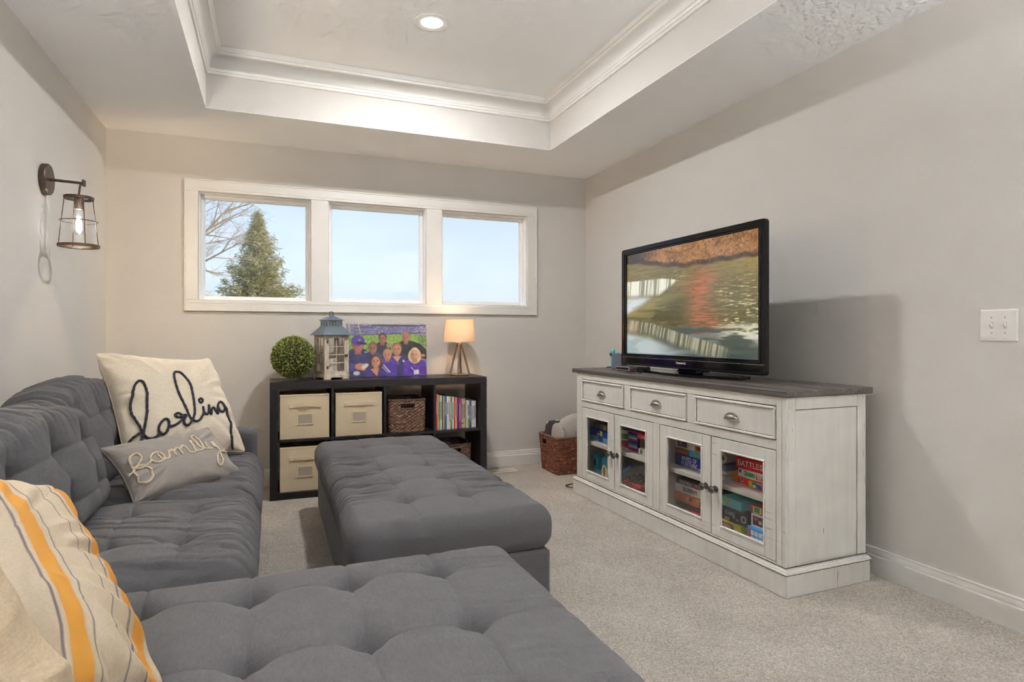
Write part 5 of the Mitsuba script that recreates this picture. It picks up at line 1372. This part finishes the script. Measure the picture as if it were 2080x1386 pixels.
for q in range(4):
    w = 0.055
    plate = sbox(-w, 0, w, 0.042)
    for i in range(5):
        for j in range(2):
            plate = plate.difference(Point(-w + 0.013 + i * 0.021, 0.012 + j * 0.018).buffer(0.0068, 5))
    e = extr(plate, 0.0015)
    band.append(move(e, TR(rz=q * PI / 2) @ frame((0, -w, 0.368), (1, 0, 0), (0, 0, 1))))
lp(k, 'pierced_band', cat(band), 'galvanised')
lp(k, 'roof_cap', cat(frust(0.068, 0.068, 0.4102, 0.413), frust(0.066, 0.018, 0.413, 0.438), move(lathe([(0.0, 0.436), (0.016, 0.436), (0.016, 0.446), (0.008, 0.450), (0.0, 0.451)], 16), np.eye(4))), 'galvanised')
lp(k, 'ring', tube(np.c_[0.016 * np.cos(np.arange(20) * PI / 10), np.zeros(20), 0.456 + 0.016 * np.sin(np.arange(20) * PI / 10)], 0.0022, 6, closed=True), 'dark_bronze', smooth=True)
part(thing('candle', 'pale pillar candle standing inside the lantern', 'candle'), 'wax', move(lathe([(0.0, 0.0345), (0.036, 0.0345), (0.036, 0.140), (0.033, 0.144), (0.0, 0.141)], 28), LM), 'candle_wax', smooth=35)

# photo canvas: a cheering family in a stadium, people only as plain shapes
k = thing('photo_canvas', 'canvas print of a group in purple at a stadium, standing between lantern and lamp', 'canvas print')
CW, CH = 0.592, 0.397
tilt = math.radians(3)
FM = TR(1.515, 4.520, TOPZ + 0.0015, rx=-tilt)
part(k, 'canvas', move(B(0, CW, 0, 0.030, 0, CH, 0.002), FM), flat((226, 222, 220)))
Q = Print(336, 226)
X, Y = Q.x, Q.y
n1, n2 = Q.nz(120, 90, 51, 2), Q.nz(60, 45, 52, 2)
Q.c[:] = (118, 112, 158)
Q.put(smooth01(n1, 0.5, 0.7), (158, 150, 186)); Q.put(0.8 * smooth01(0.45 - n1, 0, 0.15), (72, 68, 118))
Q.put(smooth01(0.035 - Y, 0, 0.01), (190, 186, 190)); Q.put(smooth01(0.02 - np.abs(Y - 0.045 - 0.01 * X), 0, 0.012) * (X > 0.3), (60, 56, 80))
Q.put(smooth01(0.020 - np.abs(Y - 0.085), 0, 0.008) * (X < 0.35) * 0.7, (80, 76, 116))
Q.put(smooth01(X, 0.80, 0.95) * smooth01(n2, 0.45, 0.65) * (Y < 0.45), (176, 150, 178))
grass = smooth01(Y - (0.235 - 0.05 * X + 0.25 * np.clip(X - 0.8, 0, 1)), 0, 0.02) * smooth01(0.60 - Y, 0, 0.05)
Q.put(grass, (132, 176, 70)); Q.put(grass * 0.6 * smooth01(n2, 0.5, 0.66), (166, 200, 98)); Q.put(grass * smooth01(0.004 - np.abs(Y - 0.335 - 0.05 * X), 0, 0.003), (210, 220, 180))
Q.put(grass * smooth01(n1, 0.70, 0.8), (70, 70, 100))
Q.put(smooth01(0.010 - np.abs(Y - 0.235 + 0.05 * X), 0, 0.008), (66, 62, 90))
for a, b in (((0.03, 0.02), (0.06, 0.27)), ((0.145, 0.0), (0.17, 0.22)), ((0.0, 0.085), (0.155, 0.075))):
    t = np.clip(((X - a[0]) * (b[0] - a[0]) + (Y - a[1]) * (b[1] - a[1])) / ((b[0] - a[0]) ** 2 + (b[1] - a[1]) ** 2), 0, 1)
    Q.put(smooth01(0.006 - np.hypot(X - a[0] - t * (b[0] - a[0]), Y - a[1] - t * (b[1] - a[1])), 0, 0.003), (222, 216, 120))
Q.put(smooth01(X - 0.86, 0, 0.06) * smooth01(Y - 0.22, 0, 0.04) * smooth01(0.55 - Y, 0, 0.1) * smooth01(n1, 0.45, 0.6), (90, 96, 80))
SK, PUR, NVY, DRK, HBR = (214, 158, 132), (62, 42, 118), (46, 42, 92), (52, 54, 66), (86, 62, 50)


def person(cx, cy, r, top, hair, skin=SK, long_=0, cap=None, sh=0.15, drop=0.32, shirt2=None):
    ry = r * 1.5 * 1.35
    Q.poly([(cx - 0.6 * r, cy + 0.4 * ry), (cx - sh, cy + ry * 1.35), (cx - sh * 1.15, cy + ry + drop), (cx + sh * 1.15, cy + ry + drop), (cx + sh, cy + ry * 1.35), (cx + 0.6 * r, cy + 0.4 * ry)], top)
    sd = smooth01(n2, 0.5, 0.7) * ((np.abs(X - cx) < sh) & (Y > cy + ry) & (Y < cy + ry + drop)) * 0.25
    Q.put(sd, np.array(top) * 1.5)
    if long_: Q.ell(cx, cy + 0.25 * ry, r * 1.55, ry * (1.0 + long_), hair)
    Q.poly([(cx - 0.45 * r, cy + 0.5 * ry), (cx - 0.55 * r, cy + 1.3 * ry), (cx + 0.55 * r, cy + 1.3 * ry), (cx + 0.45 * r, cy + 0.5 * ry)], np.array(skin) * 0.86)
    Q.ell(cx, cy - 0.22 * ry, r * 1.12, ry * 0.98, hair)
    Q.ell(cx, cy + 0.10 * ry, r * 0.94, ry * 0.94, skin)
    Q.ell(cx + 0.3 * r, cy + 0.05 * ry, r * 0.5, ry * 0.6, np.array(skin) * 1.08, soft=0.5, k=0.6)
    for s in (-1, 1):
        Q.ell(cx + s * 0.36 * r, cy - 0.05 * ry, r * 0.16, ry * 0.07, (70, 48, 44))
        Q.ell(cx + s * 0.36 * r, cy - 0.20 * ry, r * 0.22, ry * 0.04, np.array(hair) * 0.9)
    Q.ell(cx + 0.03 * r, cy + 0.22 * ry, r * 0.12, ry * 0.14, np.array(skin) * 0.82)
    Q.ell(cx, cy + 0.47 * ry, r * 0.34, ry * 0.085, (158, 84, 76), soft=0.4, k=0.8); Q.ell(cx, cy + 0.455 * ry, r * 0.25, ry * 0.035, (232, 220, 210), soft=0.4, k=0.75)
    Q.ell(cx - 0.62 * r, cy + 0.2 * ry, r * 0.34, ry * 0.6, np.array(skin) * 0.74, soft=0.6, k=0.5); Q.ell(cx, cy + 0.82 * ry, r * 0.5, ry * 0.14, np.array(skin) * 0.8, soft=0.6, k=0.5)
    if cap:
        Q.ell(cx, cy - 0.48 * ry, r * 1.15, ry * 0.62, cap); Q.ell(cx + 0.6 * r, cy - 0.16 * ry, r * 0.95, ry * 0.16, np.array(cap) * 0.5, rot=0.15)
        Q.ell(cx + 0.25 * r, cy - 0.55 * ry, r * 0.25, ry * 0.2, (150, 140, 120))


person(0.44, 0.30, 0.046, DRK, (60, 46, 40), (168, 104, 92), sh=0.10)
person(0.735, 0.28, 0.048, (44, 44, 50), (170, 120, 96), (180, 120, 98), sh=0.13)
Q.poly([(0.80, 0.34), (0.92, 0.40), (1.0, 0.52), (1.0, 0.70), (0.93, 0.66), (0.84, 0.52)], (40, 40, 46))
person(0.32, 0.475, 0.050, (70, 66, 118), (122, 96, 74), (176, 112, 94), sh=0.11)
person(0.14, 0.40, 0.070, (58, 54, 104), (120, 90, 78), (190, 106, 92), cap=(84, 56, 170), sh=0.17, drop=0.6)
person(0.62, 0.50, 0.056, (52, 44, 108), (150, 98, 62), (202, 128, 102), sh=0.15, drop=0.6)
person(0.845, 0.60, 0.056, (86, 48, 166), (226, 196, 140), (214, 146, 118), long_=0.25, sh=0.14, drop=0.5)
person(0.50, 0.60, 0.050, (80, 50, 160), (178, 138, 94), (206, 138, 110), sh=0.11, drop=0.5)
Q.ell(0.515, 0.42, 0.03, 0.05, (170, 132, 90))
person(0.355, 0.72, 0.055, (64, 48, 128), (84, 62, 52), (214, 140, 116), long_=0.30, sh=0.13, drop=0.3)
Q.poly([(0.285, 0.86), (0.37, 1.0), (0.395, 0.84)], (214, 134, 104))
Q.poly([(0.56, 0.63), (0.62, 0.74), (0.68, 0.63)], (206, 150, 140)); Q.put(smooth01(0.004 - np.abs(X - 0.632), 0, 0.002) * (Y > 0.68) * (Y < 0.79), (210, 206, 210))
Q.ell(0.705, 0.715, 0.016, 0.028, (226, 206, 190), rot=0.5); Q.ell(0.712, 0.70, 0.010, 0.02, (90, 70, 140))
for i in range(6):
    Q.ell(0.455 + 0.014 * i, 0.795 + 0.024 * i, 0.010, 0.014, (226, 222, 226)); Q.ell(0.44 + 0.012 * i, 0.83 + 0.02 * i, 0.006, 0.010, (226, 222, 226))
    Q.ell(0.80 + 0.012 * i, 0.845 + 0.02 * i, 0.008, 0.012, (206, 200, 214))
Q.poly([(0.835, 0.90), (0.895, 0.88), (0.90, 0.97), (0.83, 0.98)], (226, 222, 224))
Q.poly([(0.0, 0.74), (0.11, 0.76), (0.10, 0.88), (0.0, 0.92)], (82, 72, 140)); Q.ell(0.165, 0.81, 0.065, 0.065, (206, 128, 100)); Q.ell(0.20, 0.835, 0.035, 0.05, (222, 150, 122))
Q.ell(0.225, 0.80, 0.045, 0.04, (222, 216, 214), rot=-0.5); Q.ell(0.12, 0.93, 0.04, 0.04, (200, 196, 204))
Q.ell(0.235, 0.545, 0.02, 0.010, (226, 224, 230)); Q.ell(0.95, 0.62, 0.035, 0.03, (204, 146, 118))
from scipy.ndimage import gaussian_filter
Q.c = gaussian_filter(Q.c, (1.1, 1.1, 0)) * (0.95 + 0.10 * meshkit.noise(np.stack([X * 90, Y * 64, 0 * X], -1), 77))[..., None] + (meshkit.fbm(np.stack([X * 14, Y * 10, 0 * X], -1), 3, 78)[..., None] - 0.5) * 30
Q.c = Q.c * 0.86 + Q.c.mean(-1, keepdims=True) * 0.14
m, col = Q.mesh(CW, CH, FM @ frame((0, -0.0006, 0), (1, 0, 0), (0, 0, 1)))
part(k, 'print', m, 'vertex_print', color=col * 0.95, label='printed group photo in a stadium')

# table lamp
lx, ly = 2.345, 4.455
k = thing('table_lamp', 'table lamp with wooden tripod and glowing linen shade, right end of the bookcase', 'table lamp')
for i in range(4):
    a = PI / 4 + i * PI / 2 + 0.35
    part(k, 'leg', rod((lx + 0.074 * math.cos(a), ly + 0.074 * math.sin(a), TOPZ + 0.012), (lx + 0.014 * math.cos(a), ly + 0.014 * math.sin(a), TOPZ + 0.245), 0.0085, 4, 0.0075), 'driftwood')
part(k, 'base_frame', cat(*[rod((lx + 0.074 * math.cos(PI / 4 + i * PI / 2 + 0.35), ly + 0.074 * math.sin(PI / 4 + i * PI / 2 + 0.35), TOPZ + 0.007), (lx + 0.074 * math.cos(PI / 4 + (i + 1) * PI / 2 + 0.35), ly + 0.074 * math.sin(PI / 4 + (i + 1) * PI / 2 + 0.35), TOPZ + 0.007), 0.0065, 4) for i in range(4)]), 'driftwood')
part(k, 'socket', move(lathe([(0.0, 0.235), (0.024, 0.235), (0.024, 0.250), (0.012, 0.254), (0.012, 0.330), (0.0, 0.332)], 20), TR(lx, ly, TOPZ)), 'pewter', smooth=35)
zs0, zs1, rs0, rs1 = TOPZ + 0.256, TOPZ + 0.428, 0.121, 0.103
part(k, 'lamp_shade', move(lathe([(rs0, zs0), (rs1, zs1)], 56), TR(lx, ly, 0)), 'lamp_shade_cloth', smooth=True, label='glowing linen shade')
part(k, 'shade_ring', cat(move(lathe([(rs0 - 0.002, zs0 - 0.002), (rs0 + 0.002, zs0 - 0.002), (rs0 + 0.002, zs0 + 0.003), (rs0 - 0.002, zs0 + 0.003), (rs0 - 0.002, zs0 - 0.002)], 56), TR(lx, ly, 0)), move(lathe([(rs1 - 0.002, zs1 - 0.003), (rs1 + 0.002, zs1 - 0.003), (rs1 + 0.002, zs1 + 0.001), (rs1 - 0.002, zs1 + 0.001), (rs1 - 0.002, zs1 - 0.003)], 56), TR(lx, ly, 0))), 'lampshade_linen')
bulb = trimesh.creation.icosphere(subdivisions=2, radius=0.027); bulb.apply_translation([lx, ly, TOPZ + 0.372])
part(k, 'bulb', bulb, 'plate_white', emitter={'type': 'area', 'radiance': rgb(np.array([1.0, 0.62, 0.34]) * TABLE_LAMP)})

# ------------------------------------------------------------------ wall sconce
sy, sz = 3.512, 1.824
k = thing('wall_sconce', 'black lantern sconce with a lit bulb on the left wall above the sofa', 'wall lamp')
plate = move(lathe([(0.0, 0.0), (0.072, 0.0), (0.074, 0.002), (0.074, 0.022), (0.070, 0.026), (0.0, 0.027)], 44), TR(0.0008, sy, sz, ry=PI / 2))
part(k, 'wall_plate', plate, 'dark_bronze', smooth=35)
part(k, 'arm', tube(smooth_path([(0.025, sy, sz), (0.05, sy, sz - 0.001), (0.10, sy, sz - 0.003), (0.158, sy, sz - 0.006)], 4), 0.0065, 10), 'dark_bronze', smooth=True)
part(k, 'arm_end', B(0.156, 0.169, sy - 0.010, sy + 0.010, sz - 0.020, sz + 0.010, 0.002), 'dark_bronze')
lx_ = 0.142
part(k, 'stem', rod((lx_ + 0.006, sy, sz - 0.010), (lx_, sy, 1.760), 0.0045, 10), 'dark_bronze', smooth=True)
zt_, zb_ = 1.752, 1.506
rt, rb = 0.061, 0.086
SM = TR(lx_, sy, 0)
part(k, 'top_ring', move(cat(lathe([(rt - 0.004, zt_ - 0.014), (rt, zt_ - 0.014), (rt + 0.001, zt_), (rt - 0.004, zt_), (rt - 0.004, zt_ - 0.014)], 48), B(-rt + 0.003, rt - 0.003, -0.008, 0.008, zt_ - 0.006, zt_ - 0.001, 0.001), B(-0.008, 0.008, -rt + 0.003, rt - 0.003, zt_ - 0.006, zt_ - 0.001, 0.001)), SM), 'dark_bronze', smooth=35)
part(k, 'bottom_ring', move(lathe([(rb - 0.014, zb_), (rb, zb_), (rb + 0.001, zb_ + 0.013), (rb - 0.004, zb_ + 0.013), (rb - 0.006, zb_ + 0.004), (rb - 0.014, zb_ + 0.003), (rb - 0.014, zb_)], 48), SM), 'warm_bronze', smooth=35)
for i in range(4):
    a = 0.55 + i * PI / 2
    part(k, 'cage_bar', rod((lx_ + (rt - 0.001) * math.cos(a), sy + (rt - 0.001) * math.sin(a), zt_ - 0.012), (lx_ + (rb - 0.003) * math.cos(a), sy + (rb - 0.003) * math.sin(a), zb_ + 0.012), 0.0022, 6), 'warm_bronze', smooth=True)
zm_ = 1.632
rm = rt + (rb - rt) * (zt_ - zm_) / (zt_ - zb_) + 0.004
part(k, 'middle_ring', tube(np.c_[lx_ + rm * np.cos(np.arange(40) * PI / 20), sy + rm * np.sin(np.arange(40) * PI / 20), np.full(40, zm_)], 0.002, 6, closed=True), 'warm_bronze', smooth=True)
part(k, 'glass', move(lathe([(rb - 0.012, zb_ + 0.006), (rt - 0.008, zt_ - 0.010)], 48), SM), 'clear_pane', smooth=True)
part(k, 'socket', move(lathe([(0.0, 1.690), (0.019, 1.690), (0.020, 1.694), (0.020, 1.742), (0.012, 1.748), (0.0, 1.750)], 24), SM), 'warm_bronze', smooth=35)
part(k, 'bulb', move(lathe([(0.0, 1.566), (0.012, 1.568), (0.022, 1.575), (0.029, 1.590), (0.030, 1.606), (0.026, 1.628), (0.018, 1.655), (0.013, 1.675), (0.012, 1.690)], 28), SM), 'clear_pane', smooth=True)
fil = [tube(np.array([[lx_ + 0.009 * math.cos(a) * t_, sy + 0.009 * math.sin(a) * t_, z] for z, t_ in ((1.655, 0.6), (1.625, 1.1), (1.592, 1.2))]), 0.0030, 6) for a in np.arange(4) * PI / 2]
part(k, 'filament', cat(*fil), 'plate_white', label='glowing filament', emitter={'type': 'area', 'radiance': rgb(np.array([1.0, 0.72, 0.42]) * SCONCE)})

# ------------------------------------------------------------------ light switch and floor vent
k = thing('light_switch', 'white two-toggle light switch on the right wall', 'light switch')
WX = W
part(k, 'plate', hull([(WX - t_, y, z) for t_, i_ in ((0.0005, 0.0), (0.0025, 0.0), (0.0065, 0.005)) for y in (1.383 + i_, 1.511 - i_) for z in (1.056 + i_, 1.178 - i_)]), 'plate_white', smooth=20)
for yq in (1.470, 1.424):
    part(k, 'switch_slot', B(WX - 0.0072, WX - 0.006, yq - 0.0055, yq + 0.0055, 1.105, 1.129, 0.0005), flat((196, 194, 190)))
    part(k, 'toggle', hull([(WX - 0.0068, yq + a_, 1.117 + b_) for a_ in (-0.0045, 0.0045) for b_ in (-0.009, 0.009)] + [(WX - 0.019, yq + a_, 1.125 + b_) for a_ in (-0.003, 0.003) for b_ in (-0.003, 0.003)]), 'plate_white', smooth=20)
    for zq in (1.089, 1.147):
        part(k, 'screw', move(lathe([(0.0, 0.0), (0.0030, 0.0), (0.0030, 0.0008), (0.0, 0.0012)], 12), TR(WX - 0.0064, yq, zq, ry=-PI / 2)), flat((170, 168, 164)))
k = thing('floor_vent', 'flat cream metal floor register in the carpet near the bookcase', 'floor vent')
vx0, vx1, vy0, vy1 = 2.52, 2.825, 4.435, 4.540
part(k, 'frame', cat(B(vx0, vx1, vy0, vy0 + 0.016, 0, 0.007, 0.002), B(vx0, vx1, vy1 - 0.016, vy1, 0, 0.007, 0.002), B(vx0, vx0 + 0.022, vy0 + 0.016, vy1 - 0.016, 0, 0.007, 0.002), B(vx1 - 0.022, vx1, vy0 + 0.016, vy1 - 0.016, 0, 0.007, 0.002)), flat((208, 198, 184)))
part(k, 'duct_shade', B(vx0 + 0.02, vx1 - 0.02, vy0 + 0.014, vy1 - 0.014, 0.0005, 0.0012, 0), flat((30, 28, 26)))  # thin dark sheet, coloured as the shade of the opening under the louvres
for i in range(22):
    x = vx0 + 0.028 + i * (vx1 - vx0 - 0.056) / 21
    part(k, 'louvre', B(x - 0.0028, x + 0.0028, vy0 + 0.015, vy1 - 0.015, 0.0012, 0.006, 0.0006), flat((208, 198, 184)))

# ------------------------------------------------------------------ outside
GZ = -3.2
lawn = trimesh.creation.cylinder(radius=140, height=0.2, sections=48); lawn.apply_translation([1.5, 60, GZ - 0.1])
mat('lawn_grass', proc(lambda p, n, uv: mi.Color3f(0.16, 0.17, 0.07) * (0.6 + 0.8 * fbm(p.x * 2.0, p.y * 2.0, 0.0))), 0.95)
solo('lawn', lawn, 'lawn_grass', 'grassy ground outside, far below the windows', 'ground')
labels['lawn']['kind'] = 'structure'
mat('needle', {'type': 'mesh_attribute', 'name': 'vertex_color'}, 0.75)
mat('bark', proc(lambda p, n, uv: mi.Color3f(0.62, 0.55, 0.46) * (0.6 + 0.8 * fbm(p.x * 9, p.y * 9, p.z * 3))), 0.9)
k = thing('spruce_tree', 'pointed green spruce outside the left window', 'tree')
tx, ty_, ttop = 0.62, 20.0, 4.55
part(k, 'trunk', rod((tx, ty_, GZ), (tx, ty_, ttop - 0.3), 0.17, 10, 0.02), 'bark', smooth=True)
r8 = np.random.default_rng(8)
LP, LD, wood = [], [], []
for lev in np.linspace(0, 1, 66):
    z = ttop + 0.22 - lev ** 1.1 * 5.9
    reach_ = 0.015 + 2.15 * lev ** 1.0 * (1 + 0.22 * math.sin(lev * 46))
    nb = int(6 + 9 * lev)
    a0 = r8.uniform(0, 2 * PI)
    for b in range(nb):
        a = a0 + b * 2 * PI / nb + r8.normal(0, 0.2)
        R_ = reach_ * r8.uniform(0.5, 1.15)
        t_ = np.linspace(0.0, 1, 7)
        dr_ = -0.22 * R_
        pth = np.c_[tx + np.cos(a) * R_ * t_, ty_ + np.sin(a) * R_ * t_, z + dr_ * np.sin(t_ * 2.2) + 0.30 * R_ * t_ ** 3]
        wood.append(rod(pth[0], pth[-1], 0.012 + 0.010 * lev, 4, 0.004))
        m_ = int(3 + 46 * R_)
        tt = r8.uniform(0.12, 1.0, m_) ** 0.7
        base = np.c_[np.interp(tt, t_, pth[:, 0]), np.interp(tt, t_, pth[:, 1]), np.interp(tt, t_, pth[:, 2])]
        side_ = np.array([-math.sin(a), math.cos(a), 0])
        base = base + side_ * (r8.uniform(-1, 1, (m_, 1)) * 0.20 * R_ * (1.1 - tt[:, None])) + r8.normal(0, 0.03, (m_, 3))
        LP.append(base); LD.append(np.tile([math.cos(a) * 0.9, math.sin(a) * 0.9, -0.15], (m_, 1)))
LP, LD = np.vstack(LP), np.vstack(LD)
keep = LP[:, 2] > 0.6
LP, LD = LP[keep], LD[keep]
LP = np.vstack([LP, LP + r8.normal(0, 0.04, LP.shape), LP + r8.normal(0, 0.05, LP.shape)]); LD = np.vstack([LD] * 3)
lv = leaves(LP, LD, 0.12, 0.020, 0.6, r8)
tone = r8.uniform(0.5, 1.5, (len(LP), 1))
lc = np.array([0.42, 0.42, 0.22])[None] * tone + np.array([0.26, 0.22, 0.15])[None] * (r8.random((len(LP), 1)) > 0.72)
part(k, 'branches', cat(wood), 'bark')
part(k, 'needles', lv, 'needle', color=np.clip(np.repeat(lc, 4, 0), 0, 1), kind='stuff', label='dense green needles')

k = thing('bare_tree', 'leafless pale-barked tree at the left edge of the left window', 'tree')
r9 = np.random.default_rng(12)
by = 15.0
trunk = [(-1.9, by, GZ), (-1.75, by, 0.0), (-1.45, by, 1.6), (-1.15, by - 0.1, 2.35)]
part(k, 'trunk', tube(smooth_path(trunk, 6), np.linspace(0.16, 0.06, 19), 10), 'bark', smooth=True)
twigs, boughs = [], []


def grow(p, d, L, r, depth):
    n = 6
    pts = [np.array(p, float)]
    d = np.array(d, float); d /= np.linalg.norm(d)
    for i in range(n):
        d = d + r9.normal(0, 0.07, 3) + [0, 0, 0.015]; d /= np.linalg.norm(d)
        pts.append(pts[-1] + d * L / n)
    pts = np.array(pts)
    (boughs if depth == 0 else twigs).append(tube(pts, np.linspace(r, r * 0.35, n + 1), 6 if depth < 2 else 4))
    if depth >= 3: return
    m_ = (9, 6, 4)[depth]
    for i in range(m_):
        t_ = r9.uniform(0.25, 1.0)
        q = pts[0] + 0; j = min(int(t_ * n), n - 1); q = pts[j] + (pts[j + 1] - pts[j]) * (t_ * n - j)
        e = d + r9.normal(0, 0.55, 3); e[1] *= 0.6
        grow(q, e, L * r9.uniform(0.35, 0.55), r * 0.45 * (1.1 - 0.5 * t_), depth + 1)


start = np.array([-1.15, by - 0.1, 2.35])
for d, L, r in (((1.25, 0.1, 1.7), 2.2, 0.055), ((1.35, -0.1, 0.35), 1.7, 0.034), ((1.2, 0.1, -0.75), 1.45, 0.028), ((0.7, 0.1, 1.9), 1.9, 0.03), ((0.4, 0.2, 1.0), 1.6, 0.03), ((-0.8, 0.3, 1.2), 1.8, 0.04), ((1.0, 0.0, 0.7), 1.2, 0.018)):
    grow(start + r9.normal(0, 0.04, 3), d, L, r, 0)
part(k, 'bough', cat(boughs), 'bark', smooth=True)
part(k, 'twigs', cat(twigs), 'bark', kind='stuff')
